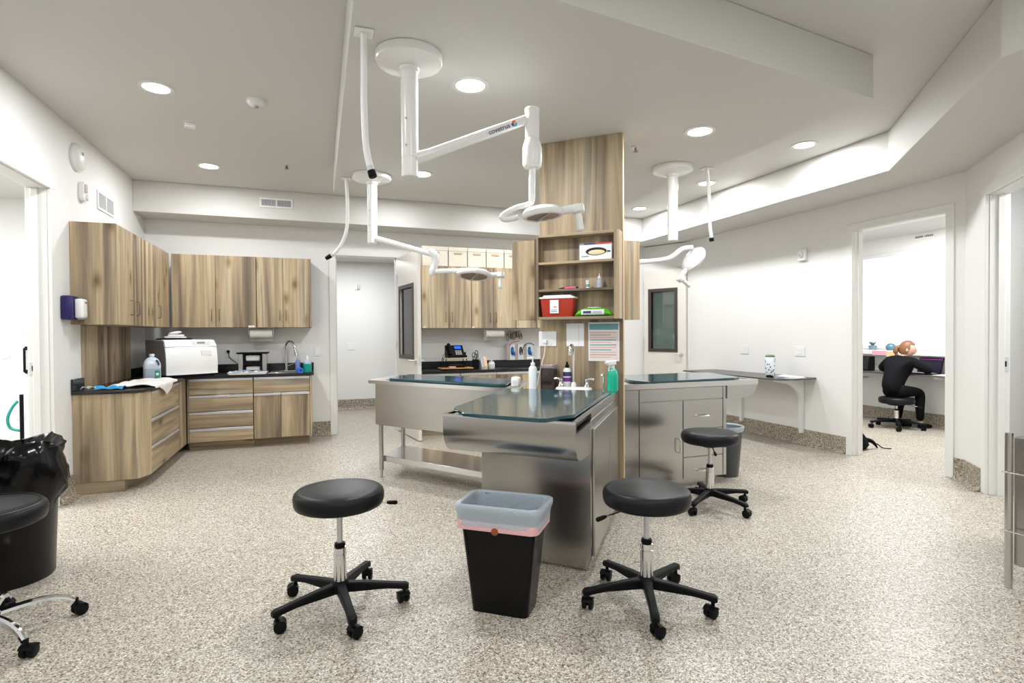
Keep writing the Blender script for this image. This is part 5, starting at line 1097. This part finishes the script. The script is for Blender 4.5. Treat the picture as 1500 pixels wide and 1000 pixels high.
# ------------------------------------------------------------------ wall and ceiling devices
outlet('power_outlet', 'white power outlet with black plug above the left worktop', (-1.015, BW - 0.0003, 1.11), 0)
t = thing('rack_cord', 'black cord from the wall outlet to the steel rack', 'cord', (-1.015, BW - 0.012, 1.13)); MB().box(-0.016, 0.016, -0.034, -0.0, -0.016, 0.016, 0.004).build('plug', BLACKP, t)
MB().tube(crom([(0, -0.03, -0.01), (0.02, -0.035, -0.08), (0.09, -0.05, -0.14), (0.14, -0.09, -0.20), (0.15, -0.15, -0.24)], 5), 0.005, 8).build('cord', BLACKP, t, 60)
outlet('light_switch', 'white rocker switch on the wall beside the hall doorway', (0.03, BW - 0.0003, 1.11), 0, 1, 'switch', 'rocker')
outlet('light_switch', 'white double switch on the far hall wall', (0.60, 10.0997, 1.12), 0, 2, 'switch', 'rocker')
t = thing('hall_sensor', 'small wall sensor high on the far hall wall', 'sensor', (0.735, 10.0997, 2.18)); MB().box(-0.05, -0.012, -0.02, -0.0003, -0.05, 0.05, 0.004).build('plate', WHITEP, t); MB().box(-0.008, 0.034, -0.03, -0.0003, -0.045, 0.045, 0.006).build('sensor', PALEG, t); MB().box(0.0, 0.02, -0.033, -0.0305, -0.04, -0.015, 0.001).build('mark', REDPALE, t)
for n_, (yy, gg) in enumerate(((5.81, 2), (4.925, 2))):
    outlet('power_outlet', ('white double power outlet over the wall desk, left of the cup', 'white double power outlet over the wall desk, right of the cup')[n_], (RW - 0.0003, yy, 1.10), -PI / 2, gg)
t = thing('wall_strobe', 'white alarm strobe on the right wall above the desk', 'alarm', (RW - 0.0003, 4.876, 2.23), -PI / 2); MB().box(-0.055, 0.055, -0.035, -0.0003, -0.07, 0.07, 0.008).build('housing', WHITEP, t); MB().lathe([(0.001, 0), (0.035, 0), (0.03, 0.022), (0.001, 0.026)], n=22, M=Matrix.Translation((0, -0.0353, 0.0)) @ Matrix.Rotation(PI / 2, 4, 'X')).build('lens', PALEG, t, 40); MB().lathe([(0.001, 0), (0.012, 0), (0.012, 0.003), (0.001, 0.003)], n=14, M=Matrix.Translation((0.0, -0.0622, 0.0)) @ Matrix.Rotation(PI / 2, 4, 'X')).build('mark', GREYP, t)
t = thing('wall_horn', 'round white alarm horn high on the left wall', 'alarm', (LW + 0.0003, 5.655, 2.85), PI / 2); Mx = Matrix.Rotation(PI / 2, 4, 'X')
MB().lathe([(0.001, 0), (0.115, 0), (0.118, 0.02), (0.10, 0.045), (0.07, 0.06), (0.001, 0.068)], n=36, M=Mx).build('housing', WHITEP, t, 40); MB().lathe([(0.001, 0), (0.016, 0), (0.014, 0.008), (0.001, 0.008)], n=14, M=Matrix.Translation((-0.035, -0.0625, 0.025)) @ Mx).build('button', GREYP, t)
t = thing('wall_strobe', 'tall white alarm strobe on the left wall under the round horn', 'alarm', (LW + 0.0003, 5.765, 2.585), PI / 2); MB().loft([[(x, -d, z) for x, z in [(p[0], p[1]) for p in rrect(0.055, 0.085, 0.04)]] for d in (0.0003, 0.03, 0.036)]).build('housing', WHITEP, t, 40)
MB().box(-0.03, 0.0, -0.05, -0.0363, -0.01, 0.065, 0.004).build('lens', PALEG, t)
for z in (0.05, 0.03, 0.01, -0.005): MB().box(-0.022, -0.008, -0.0515, -0.0502, z - 0.004, z + 0.004).build('print_line', REDP, t)
MB().lathe([(0.001, 0), (0.028, 0), (0.024, 0.016), (0.001, 0.018)], n=18, M=Matrix.Translation((0.012, -0.0362, -0.045)) @ Mx).build('horn', WHITEP, t)
t = thing('pull_ring', 'tiny grey key switch beside the left wall strobe', 'switch', (LW + 0.0003, 5.875, 2.57), PI / 2); MB().lathe([(0.001, 0), (0.020, 0), (0.018, 0.010), (0.001, 0.012)], n=16, M=Mx).build('plate', WHITEP, t); MB().lathe([(0.009, 0), (0.013, 0), (0.013, 0.006), (0.009, 0.006), (0.009, 0)], n=16, M=Matrix.Translation((0, -0.0122, 0)) @ Mx, cap=False).build('ring', GREYP, t)
def grille(label, loc, rz, w_, h, n_):
    t = thing('air_vent', label, 'vent', loc, rz)
    f = MB(); 
    for x0, x1, z0, z1 in ((-w_ / 2 - 0.02, w_ / 2 + 0.02, h / 2, h / 2 + 0.02), (-w_ / 2 - 0.02, w_ / 2 + 0.02, -h / 2 - 0.02, -h / 2), (-w_ / 2 - 0.02, -w_ / 2, -h / 2, h / 2), (w_ / 2, w_ / 2 + 0.02, -h / 2, h / 2), (-0.008, 0.008, -h / 2, h / 2)): f.box(x0, x1, -0.012, -0.0003, z0, z1, 0.001)
    f.build('frame', WHITEP, t); MB().box(-w_ / 2, w_ / 2, -0.002, -0.0005, -h / 2, h / 2).build('backing', mat('vent_dark', (0.10, 0.10, 0.12), 0.6), t)
    s0 = None
    for half in (-1, 1):
        for k in range(n_):
            x = half * (0.008 + (w_ / 2 - 0.008) * (k + 0.5) / n_)
            if s0 is None: s0 = MB().box(-0.0035, 0.0035, -0.010, -0.0022, -h / 2 + 0.001, h / 2 - 0.001).build('slat', PALEG, t); o_ = s0
            else: o_ = s0.copy(); C.objects.link(o_)
            o_.location = (x, 0, 0)
    return t
grille('white air vent with upright slats in the back soffit', (-0.418, 7.2095, 2.925), 0, 0.33, 0.075, 11)
grille('white air vent on the left wall above the wood cabinet', (LW + 0.0003, 6.35, 2.61), PI / 2, 0.40, 0.135, 13)
t = thing('soap_dispenser', 'navy and white soap dispenser on the left wall beside wall cabinet', 'dispenser', (LW + 0.0003, 5.40, 1.56), PI / 2)
MB().box(-0.095, 0.065, -0.075, -0.0003, -0.10, 0.095, 0.014, Matrix.Rotation(rad(0), 4, 'Y'), 2).build('back_housing', NAVY, t, 50)
MB().box(-0.045, 0.062, -0.135, -0.0755, -0.085, 0.072, 0.014, None, 2).build('front_cover', WHITEP, t, 50)
MB().box(0.0, 0.02, -0.1365, -0.1353, 0.035, 0.05).build('red_mark', REDP, t); MB().box(0.022, 0.04, -0.1365, -0.1353, 0.035, 0.05).build('green_mark', GREENP, t); MB().box(-0.02, 0.03, -0.12, -0.085, -0.096, -0.0855, 0.003).build('nozzle', GREYP, t)
def sprink(label, x, y, z):
    t = thing('sprinkler_head', label, 'sprinkler', (x, y, z - 0.0004), rad(30)); MB().lathe([(0.001, 0), (0.036, 0), (0.034, -0.005), (0.012, -0.008), (0.001, -0.008)], n=20).build('escutcheon', ALU, t); MB().tube([(0, 0, -0.0085), (0, 0, -0.035)], 0.006, 8).build('nozzle', BRONZE, t)
    MB().lathe([(0.001, -0.0355), (0.020, -0.0355), (0.020, -0.038), (0.001, -0.038)], n=12).build('deflector', BRONZE, t)
    for s in (-1, 1): MB().tube([(s * 0.008, 0, -0.009), (s * 0.015, 0, -0.02), (s * 0.004, 0, -0.036)], 0.0025, 6).build('arm', BRONZE, t)
sprink('sprinkler head on the left ceiling near the back soffit', -0.251, 6.111, ZH)
sprink('sprinkler head on the dropped ceiling beside the column top', 2.41, 3.755, ZL)
t = thing('smoke_detector', 'round white smoke detector with grey eye on the left ceiling', 'detector', (-0.393, 4.506, ZH - 0.0004)); MB().lathe([(0.001, 0), (0.068, 0), (0.066, -0.018), (0.05, -0.036), (0.022, -0.045), (0.001, -0.045)], n=30).build('housing', WHITEP, t, 40); MB().lathe([(0.001, -0.0453), (0.02, -0.0453), (0.016, -0.056), (0.001, -0.058)], n=18).build('eye', GREYP, t)
t = thing('motion_sensor', 'small white ceiling sensor between the two left lights', 'sensor', (-0.945, 5.14, ZH - 0.0004), rad(20)); MB().lathe([(0.001, 0), (0.05, 0), (0.05, -0.006), (0.001, -0.006)], n=22).build('base', WHITEP, t); MB().box(-0.038, 0.038, -0.028, 0.028, -0.046, -0.0063, 0.005).build('housing', WHITEP, t)

# ------------------------------------------------------------------ wall desk at the right with its brackets
t = thing('wall_desk', 'charcoal wall desk on white brackets along the right wall', 'desk', (RW - 0.001, 5.30, 0))
dk = [(0, 1.1), (0, -0.60), (-0.10, -0.62), (-0.30, -0.635), (-0.44, -0.615), (-0.52, -0.55), (-0.555, -0.44), (-0.555, 1.0), (-0.54, 1.1)]
MB().prism(dk[::-1], 0.785, 0.803, 0.002).build('top', LAMIN, t, 30)
for yb in (-0.42, 0.54):
    pr_ = [(-0.003, 0.7845), (-0.003, 0.14), (-0.045, 0.14), (-0.05, 0.20)] + [(-0.05 - 0.27 * (1 - cos(a)) - 0.0, 0.50 + 0.235 * sin(a)) for a in [PI / 2 * k / 8 for k in range(0, 9)]] + [(-0.46, 0.765), (-0.46, 0.7845)]
    MB().loft([[(x, yb + s * 0.02, z) for x, z in pr_] for s in (-1, 1)]).build('bracket', WHITEP, t, 30)
t = thing('patterned_tumbler', 'tall patterned tumbler with a dark moss-like top on the wall desk', 'tumbler', (5.06, 5.03, 0.8035))
MB().lathe([(0.001, 0), (0.046, 0), (0.050, 0.01), (0.055, 0.225), (0.052, 0.23), (0.001, 0.23)], n=28).build('body', CUPF, t, 40)
for k in range(26):
    a = rad(180 + 40) + rnd.uniform(-1.5, 1.5); z = 0.02 + 0.19 * (k % 13) / 12; r_ = 0.0505 + 0.005 * z / 0.23
    MB().box(-0.008, 0.008, -0.0008, 0.0012, -0.006, 0.006, 0, Matrix.Translation((r_ * cos(a), r_ * sin(a), z)) @ Matrix.Rotation(a + PI / 2, 4, 'Z') @ Matrix.Rotation(rnd.uniform(0, 3), 4, 'Y')).build('print_mark', NAVYP if k % 3 else TEALP, t)
MB().lathe([(0.001, 0.2305), (0.054, 0.2305), (0.052, 0.245), (0.035, 0.257), (0.001, 0.26)], n=24).build('moss_top', MOSS, t, 50)
t = thing('paper_stack', 'loose white papers with curled edge on the wall desk', 'paper', (5.12, 4.80, 0.8035), rad(12))
for k in range(4): MB().box(-0.10, 0.10, -0.13, 0.13, 0.0015 * k, 0.0015 * k + 0.0012, 0, Matrix.Rotation(rad(k * 6 - 8), 4, 'Z')).build('sheet', PAPER, t)
cloth_patch('curled_sheet', lambda u, v: (-0.09 + 0.18 * u, -0.12 + 0.24 * v, 0.0075 + 0.02 * (u - 0.4) ** 2 + 0.012 * v * v), 8, 8, PAPER, t, 0.001)
t = thing('black_clip', 'small dark stapler beside the papers on the wall desk', 'stapler', (4.955, 4.93, 0.8035), rad(85)); MB().box(-0.05, 0.05, -0.012, 0.012, 0, 0.010, 0.003).build('base', BLACKP, t); MB().box(-0.048, 0.05, -0.010, 0.010, 0.0103, 0.026, 0.004).build('arm', BLACKP, t)

# ------------------------------------------------------------------ office behind the right doorway
t = thing('office_desk', 'long dark wall-hung desk below the office window', 'desk', (OX - 0.001, 5.2, 0)); MB().box(-0.44, 0, -2.2, 1.75, 0.725, 0.745, 0.002).build('top', LAMIN, t)
for yb in (-1.6, -0.32, 1.2): MB().loft([[(x, yb + s * 0.015, z) for x, z in ((-0.002, 0.7245), (-0.002, 0.30), (-0.03, 0.30), (-0.06, 0.55), (-0.15, 0.66), (-0.36, 0.7), (-0.36, 0.7245))] for s in (-1, 1)]).build('bracket', WHITEP, t)
t = thing('side_desk', 'short dark side desk with papers at the left of the office', 'desk', (6.98, 5.95, 0)); MB().box(-0.5, 0.20, -0.55, 0.50, 0.695, 0.715, 0.002).build('top', LAMIN, t)
m = MB().tube([(0.1, -0.40, 0.694), (0.1, -0.40, 0.0)], 0.018, 12); m.build('leg', WHITEP, t); MB().tube([(0.1, 0.40, 0.694), (0.1, 0.40, 0.0)], 0.018, 12).build('leg', WHITEP, t); MB().tube([(-0.4, 0.40, 0.694), (-0.4, 0.40, 0.0)], 0.018, 12).build('leg', WHITEP, t); MB().tube([(-0.4, -0.40, 0.694), (-0.4, -0.40, 0.0)], 0.018, 12).build('leg', WHITEP, t)
t = thing('paper_stack', 'white papers on the office side desk', 'paper', (6.95, 5.56, 0.7155), rad(10)); MB().box(-0.10, 0.18, -0.10, 0.10, 0, 0.006, 0.001).build('sheet', PAPER, t); MB().box(-0.08, 0.16, -0.09, 0.08, 0.0062, 0.009, 0.0, Matrix.Rotation(rad(6), 4, 'Z')).build('sheet', PAPER, t)
t = thing('white_monitor', 'white upright machine at the left side of the office doorway', 'machine', (7.32, 5.86, 0.7155)); MB().box(-0.05, 0.08, -0.12, 0.10, 0, 0.035, 0.008).build('foot', WHITEP, t); MB().box(-0.03, 0.05, -0.10, 0.08, 0.0355, 0.30, 0.012).build('housing', WHITEP, t, 40); MB().box(-0.0315, -0.0303, -0.07, 0.05, 0.15, 0.27).build('panel', PALEG, t)
t = thing('black_speaker', 'black upright box on the office desk left of the woman', 'speaker', (7.82, 5.90, 0.7455)); MB().box(-0.07, 0.07, -0.065, 0.065, 0, 0.215, 0.008).build('housing', BLACKP, t); MB().box(-0.074, -0.0705, -0.055, 0.055, 0.02, 0.195, 0.001).build('grille', DARKV, t)
for k, (yy, m_, lb) in enumerate(((5.94, mat('grey_blue_pot', (0.18, 0.26, 0.32), 0.4), 'small potted plant on the office window sill, left one'), (5.66, POTB, 'round blue glass pot on the office window sill, right one'))):
    t = thing('sill_pot', lb, 'pot', (OX - 0.085, yy, 1.0505))
    if k == 0:
        MB().lathe([(0.001, 0), (0.045, 0), (0.055, 0.07), (0.05, 0.07), (0.047, 0.06), (0.001, 0.06)], n=20).build('pot', m_, t, 40)
        for i in range(9):
            a = i * 0.7; MB().tube([(0, 0, 0.06), (0.03 * cos(a), 0.03 * sin(a), 0.10), (0.05 * cos(a), 0.05 * sin(a), 0.115 + 0.01 * (i % 3))], [0.006, 0.010, 0.002], 6).build('leaf', PLANT, t, 60)
    else:
        MB().lathe([(0.001, 0), (0.05, 0), (0.066, 0.03), (0.066, 0.06), (0.05, 0.085), (0.044, 0.085), (0.058, 0.06), (0.001, 0.02)], n=24).build('pot', m_, t, 50); MB().ell((0, 0, 0.085), 0.046, 0.046, 0.02, 12).build('leaf', PLANT, t, 60)
t = thing('sticky_notes', 'pink and orange paper notes stuck under the office window sill', 'note', (OX - 0.1625, 5.70, 1.015))
MB().box(-0.002, -0.0003, -0.02, 0.19, -0.035, 0.03).build('pink_note', mat('pink_note', (0.90, 0.36, 0.46), 0.6), t); MB().box(-0.002, -0.0003, -0.20, -0.025, -0.05, 0.025).build('orange_note', mat('orange_note', (0.88, 0.52, 0.30), 0.6), t); 
t = thing('laptop', 'open laptop with a purple-lit screen in front of the woman', 'laptop', (7.80, 5.09, 0.7455), rad(-92))
MB().box(-0.16, 0.16, -0.12, 0.10, 0, 0.014, 0.003).build('base', BLACKP, t); Ml = Matrix.Translation((0, 0.10, 0.014)) @ Matrix.Rotation(rad(-18), 4, 'X')
MB().box(-0.16, 0.16, 0.0, 0.010, 0.001, 0.215, 0.003, Ml).build('lid', BLACKP, t); MB().box(-0.148, 0.148, -0.0012, -0.0002, 0.012, 0.20, 0, Ml).build('screen', SCREENL, t); MB().box(-0.148, 0.148, -0.002, -0.0014, 0.185, 0.20, 0, Ml).build('title_bar', mat('purple_bar', (0.3, 0.05, 0.3), 0.4, emit=(0.5, 0.08, 0.45), es=0.12), t)
MB().box(-0.13, 0.13, -0.03, 0.085, 0.0143, 0.016).build('keyboard', GREYP, t)
t = thing('paper_stack', 'white papers at the right end of the office desk', 'paper', (7.80, 4.78, 0.7455), rad(-8)); MB().box(-0.13, 0.13, -0.10, 0.10, 0, 0.004).build('sheet', PAPER, t); MB().box(-0.12, 0.12, -0.09, 0.09, 0.0042, 0.007, 0, Matrix.Rotation(rad(9), 4, 'Z')).build('sheet', PAPER, t)
t = thing('black_bag', 'black drawstring bag on the floor behind the office door jamb', 'bag', (5.77, 4.52, 0.0005))
MB().lathe([(0.001, 0), (0.12, 0.004), (0.15, 0.05), (0.13, 0.12), (0.08, 0.19), (0.03, 0.225), (0.001, 0.23)], n=24).build('body', JACKET, t, 60)
MB().tube(crom([(0.10, -0.06, 0.10), (0.15, -0.10, 0.085), (0.18, -0.12, 0.05), (0.20, -0.13, 0.012)], 5), [0.028 - 0.0013 * i for i in range(16)], 8).build('neck', JACKET, t, 60)
MB().tube(crom([(0.175, -0.125, 0.06), (0.22, -0.12, 0.05), (0.26, -0.15, 0.012), (0.33, -0.20, 0.006)], 5), 0.006, 6).build('strap', BLACKP, t, 60)
grille('slim air vent at the top of the office wall', (OX - 0.0003, 5.25, 2.66), -PI / 2, 0.25, 0.03, 5)

# ------------------------------------------------------------------ seated woman
def skin(name, joints, bones, m, parent, sub=2, root=0):
    me = bpy.data.meshes.new(name); me.from_pydata([Vector(j[0]) for j in joints], bones, []); o = bpy.data.objects.new(name, me); C.objects.link(o)
    md = o.modifiers.new('skin', 'SKIN'); md.use_smooth_shade = True
    lay = me.skin_vertices[0] if len(me.skin_vertices) else None
    for i, j in enumerate(joints):
        r_ = j[1] if isinstance(j[1], tuple) else (j[1], j[1]); lay.data[i].radius = r_; lay.data[i].use_root = (i == root)
    s_ = o.modifiers.new('sub', 'SUBSURF'); s_.levels = sub; s_.render_levels = sub
    dg = bpy.context.evaluated_depsgraph_get(); nm = bpy.data.meshes.new_from_object(o.evaluated_get(dg))
    bpy.data.objects.remove(o); nm.materials.clear(); nm.materials.append(m); nm.polygons.foreach_set('use_smooth', [True] * len(nm.polygons))
    o = bpy.data.objects.new(name, nm); C.objects.link(o); o.parent = parent; return o
WB = Vector((7.45, 5.25, 0.0))
wm = thing('person', 'woman in black clothes with auburn hair seated at the office desk', 'person', tuple(WB))
# local axes: +x toward the desk, +y her left
J = [((-0.055, 0.0, 0.475), (0.10, 0.13)), ((-0.02, 0.0, 0.60), (0.125, 0.165)), ((0.055, 0.0, 0.77), (0.125, 0.165)), ((0.13, 0.0, 0.90), (0.105, 0.15)), ((0.17, -0.01, 0.975), (0.055, 0.06)), ((0.205, -0.02, 1.04), (0.045, 0.048)),
     ((0.15, -0.165, 0.915), 0.070), ((0.24, -0.30, 0.80), 0.056), ((0.40, -0.19, 0.785), 0.034), ((0.15, 0.165, 0.915), 0.070), ((0.20, 0.33, 0.80), 0.056), ((0.38, 0.22, 0.785), 0.034)]
B = [(0, 1), (1, 2), (2, 3), (3, 4), (4, 5), (3, 6), (6, 7), (7, 8), (3, 9), (9, 10), (10, 11)]
skin('jacket', [(p, tuple(x * 1.0 for x in r) if isinstance(r, tuple) else r) for p, r in J[:5] + J[6:]], [(0, 1), (1, 2), (2, 3), (3, 4), (3, 5), (5, 6), (6, 7), (3, 8), (8, 9), (9, 10)], JACKET, wm)
skin('trousers', [((-0.04, 0, 0.53), (0.10, 0.12)), ((0.04, -0.09, 0.515), 0.088), ((0.33, -0.135, 0.50), 0.070), ((0.30, -0.15, 0.27), 0.055), ((0.31, -0.15, 0.10), 0.044), ((0.04, 0.09, 0.515), 0.088), ((0.33, 0.10, 0.50), 0.068), ((0.20, 0.06, 0.27), 0.054), ((0.18, 0.06, 0.11), 0.044)],
     [(0, 1), (1, 2), (2, 3), (3, 4), (0, 5), (5, 6), (6, 7), (7, 8)], TROUS, wm)
for fx, fy_ in ((0.315, -0.15), (0.185, 0.06)):
    skin('ankle', [((fx, fy_, 0.115), 0.032), ((fx, fy_, 0.06), 0.032)], [(0, 1)], SKIN, wm, 1)
    skin('shoe', [((fx - 0.04, fy_, 0.036), (0.034, 0.034)), ((fx + 0.05, fy_ - 0.01, 0.040), (0.038, 0.038)), ((fx + 0.14, fy_ - 0.025, 0.030), (0.034, 0.028)), ((fx + 0.185, fy_ - 0.03, 0.026), (0.022, 0.022))], [(0, 1), (1, 2), (2, 3)], BLACKP, wm, 2)
# head turned to her right: built facing -y of its own frame, then rotated
HM = Matrix.Translation((0.215, -0.04, 1.085)) @ Matrix.Rotation(rad(38), 4, 'Z') @ Matrix.Rotation(rad(8), 4, 'X')
t_ = bmesh.new(); bmesh.ops.create_uvsphere(t_, u_segments=28, v_segments=20, radius=1.0)
for v in t_.verts:
    x, y, z = v.co; f = -y
    sx = 0.073; sy = 0.092; sz = 0.112
    jaw = max(0.0, -z); x *= 1 - 0.34 * jaw ** 1.5; y2 = y * (1 - 0.10 * jaw)
    if f > 0: y2 -= 0.05 * jaw * (f > 0.3)
    nose = math.exp(-((x / 0.16) ** 2) - ((z + 0.16) / 0.20) ** 2) * (0.24 if f > 0.5 else 0); y2 -= nose
    brow = math.exp(-((z - 0.18) / 0.10) ** 2) * (0.04 if f > 0.4 else 0); y2 -= brow
    for ex in (-0.36, 0.36): y2 += math.exp(-((x - ex) / 0.15) ** 2 - ((z - 0.02) / 0.10) ** 2) * (0.08 if f > 0.3 else 0)
    y2 -= math.exp(-(x / 0.25) ** 2 - ((z + 0.50) / 0.09) ** 2) * (0.05 if f > 0.3 else 0)
    v.co = (x * sx, y2 * sy, z * sz)
hm = MB(); hm._merge(t_, HM); hm.tube([HM @ Vector((0, 0.015, -0.07)), (0.19, -0.015, 1.0), (0.165, -0.005, 0.94)], [0.045, 0.045, 0.055], 14)
for s in (-1, 1): hm.ell((s * 0.073, 0.008, -0.008), 0.010, 0.018, 0.030, 10, HM)
head = hm.build('head', SKIN, wm, 75)
for s in (-1, 1):
    MB().ell((s * 0.027, -0.078, 0.004), 0.012, 0.008, 0.007, 10, HM).build('eye', mat('eye_white', (0.75, 0.72, 0.70), 0.3) if s < 0 else bpy.data.materials['eye_white'], head); MB().ell((s * 0.027, -0.0855, 0.004), 0.005, 0.003, 0.005, 8, HM).build('iris', BLACKS, head)
    MB().tube([HM @ Vector((s * 0.012, -0.090, 0.022)), HM @ Vector((s * 0.028, -0.090, 0.026)), HM @ Vector((s * 0.042, -0.082, 0.021))], 0.0028, 6).build('eyebrow', HAIR, head)
MB().tube([HM @ Vector((-0.022, -0.086, -0.058)), HM @ Vector((0, -0.0945, -0.056)), HM @ Vector((0.022, -0.086, -0.058))], [0.002, 0.006, 0.002], 8).build('mouth', mat('lips', (0.55, 0.20, 0.17), 0.45), head)
t_ = bmesh.new(); bmesh.ops.create_uvsphere(t_, u_segments=28, v_segments=20, radius=1.0)
bmesh.ops.delete(t_, geom=[v for v in t_.verts if (-v.co.y > 0.30 and v.co.z < 0.46) or v.co.z < -0.62 or (-v.co.y > 0.0 and v.co.z < -0.05)], context='VERTS')
for v in t_.verts: v.co = (v.co.x * 0.082, v.co.y * 0.103, v.co.z * 0.121)
h_ = MB(); h_._merge(t_, HM); h_.tube(crom([HM @ Vector((0, 0.088, 0.02)), HM @ Vector((0, 0.125, -0.005)), HM @ Vector((0.0, 0.125, -0.06)), HM @ Vector((0.0, 0.10, -0.12))], 5), [0.028] * 6 + [0.032] * 5 + [0.02] * 4 + [0.006], 12)
h_.build('hair', HAIR, wm, 75)
def hand(parent, wrist, palm_dir, side):
    w0 = Vector(wrist); d = Vector(palm_dir).normalized(); up = Vector((0, 0, 1)); lat = d.cross(up).normalized() * side
    js = [(w0, 0.026), (w0 + d * 0.045, (0.034, 0.016)), (w0 + d * 0.085, (0.036, 0.014))]; bs = [(0, 1), (1, 2)]
    o = skin('hand', js, bs, SKIN, parent, 2); m = MB()
    for k, (off, L_) in enumerate(((0.027, 0.068), (0.009, 0.078), (-0.009, 0.072), (-0.026, 0.056))):
        b0 = w0 + d * 0.08 + lat * off; m.tube(crom([b0, b0 + d * L_ * 0.45 + up * 0.008, b0 + d * L_ * 0.8 - up * 0.002, b0 + d * L_ - up * 0.014], 3), [0.0092, 0.009, 0.009, 0.009, 0.0085, 0.0085, 0.008, 0.0078, 0.0075, 0.005], 8)
    b0 = w0 + d * 0.03 + lat * 0.026; m.tube(crom([b0, b0 + d * 0.025 + lat * 0.02, b0 + d * 0.05 + lat * 0.028 - up * 0.006, b0 + d * 0.065 + lat * 0.026 - up * 0.012], 3), [0.0115, 0.011, 0.011, 0.0105, 0.010, 0.0095, 0.009, 0.0085, 0.0075, 0.005], 8)
    m.build('fingers', SKIN, o, 70)
hand(wm, (0.40, -0.19, 0.778), (0.75, 0.5, -0.05), -1); hand(wm, (0.38, 0.22, 0.778), (0.8, -0.45, -0.05), 1)

# ------------------------------------------------------------------ seen through the left and right openings
outlet('power_outlet', 'white wall plate in the left room, left of two', (-2.945, 6.9497, 1.165), 0, 1)
outlet('light_switch', 'white wall plate in the left room, beside the black handle', (-2.825, 6.9497, 1.165), 0, 1, 'switch', 'rocker')
outlet('power_outlet', 'low white power outlet near the teal hose in the left room', (-2.83, 6.9497, 0.54), 0, 1)
t = thing('hose_reel_stand', 'black upright stand with teal hose glimpsed in the left room', 'stand', (-2.62, 6.45, 0))
MB().lathe([(0.001, 0), (0.14, 0), (0.13, 0.02), (0.03, 0.03), (0.001, 0.03)], n=24).build('base', BLACKP, t); MB().cyl((0, 0, 0.0305), (0, 0, 0.78), 0.016, n=14).build('pole', BLACKP, t)
MB().tube(crom([(-0.02, -0.02, 0.72), (-0.06, -0.03, 0.66), (-0.095, -0.03, 0.56), (-0.08, -0.02, 0.47), (-0.01, -0.02, 0.44)], 6), 0.012, 10).build('hose', TEALH, t, 60)
t = thing('door_pull', 'black tubular door pull on the left room wall', 'handle', (-2.775, 6.9497, 1.09), 0)
MB().tube([(0, -0.0005, 0.12), (0, -0.045, 0.12), (0, -0.045, -0.12), (0, -0.0005, -0.12)], 0.011, 10).build('bar', BLACKP, t)
for z in (-0.12, 0.12): MB().lathe([(0.001, 0), (0.02, 0), (0.02, 0.006), (0.0115, 0.006), (0.0115, 0)], n=16, M=Matrix.Translation((0, -0.0003, z)) @ Mx).build('mount', BLACKP, t)
t = thing('steel_cart', 'stainless cart with black liner at the right picture edge', 'cart', (3.615, 1.62, 0), rad(4))
for x in (-0.26, 0.08):
    for y in (-0.18, 0.16): MB().cyl((x, y, 0.0), (x, y, 0.80), 0.017, n=14).build('post', STEELS, t)
for z in (0.30, 0.60): MB().tube([(-0.285, -0.205, z), (-0.285, 0.18, z)], 0.004, 8).build('side_rod', STEELS, t)
MB().box(-0.24, 0.06, -0.17, 0.15, 0.12, 0.78, 0.006).build('body', STEELV, t, 30)
R_ = [[(0.14 * f * cos(a) - 0.08 - (z - 0.8) * 1.15, 0.15 * f * sin(a), z + 0.02 * sin(a * 5)) for a in [2 * PI * k / 40 for k in range(40)]] for f, z in ((1.0, 0.80), (0.85, 0.86), (0.5, 0.93), (0.15, 0.99))]
MB().loft(R_).build('liner', BAGB, t, 70)
t = thing('wall_sign', 'small pale sign on the alcove wall at the right edge', 'sign', (*ang(0.62, 1.899), 2.05), math.atan2(DA[1], DA[0])); MB().box(-0.09, 0.09, -0.006, -0.0003, -0.1, 0.1, 0.002).build('plate', PAPER, t); MB().box(-0.06, 0.06, -0.0075, -0.0062, -0.02, 0.04).build('print_line', GREYPRINT, t)
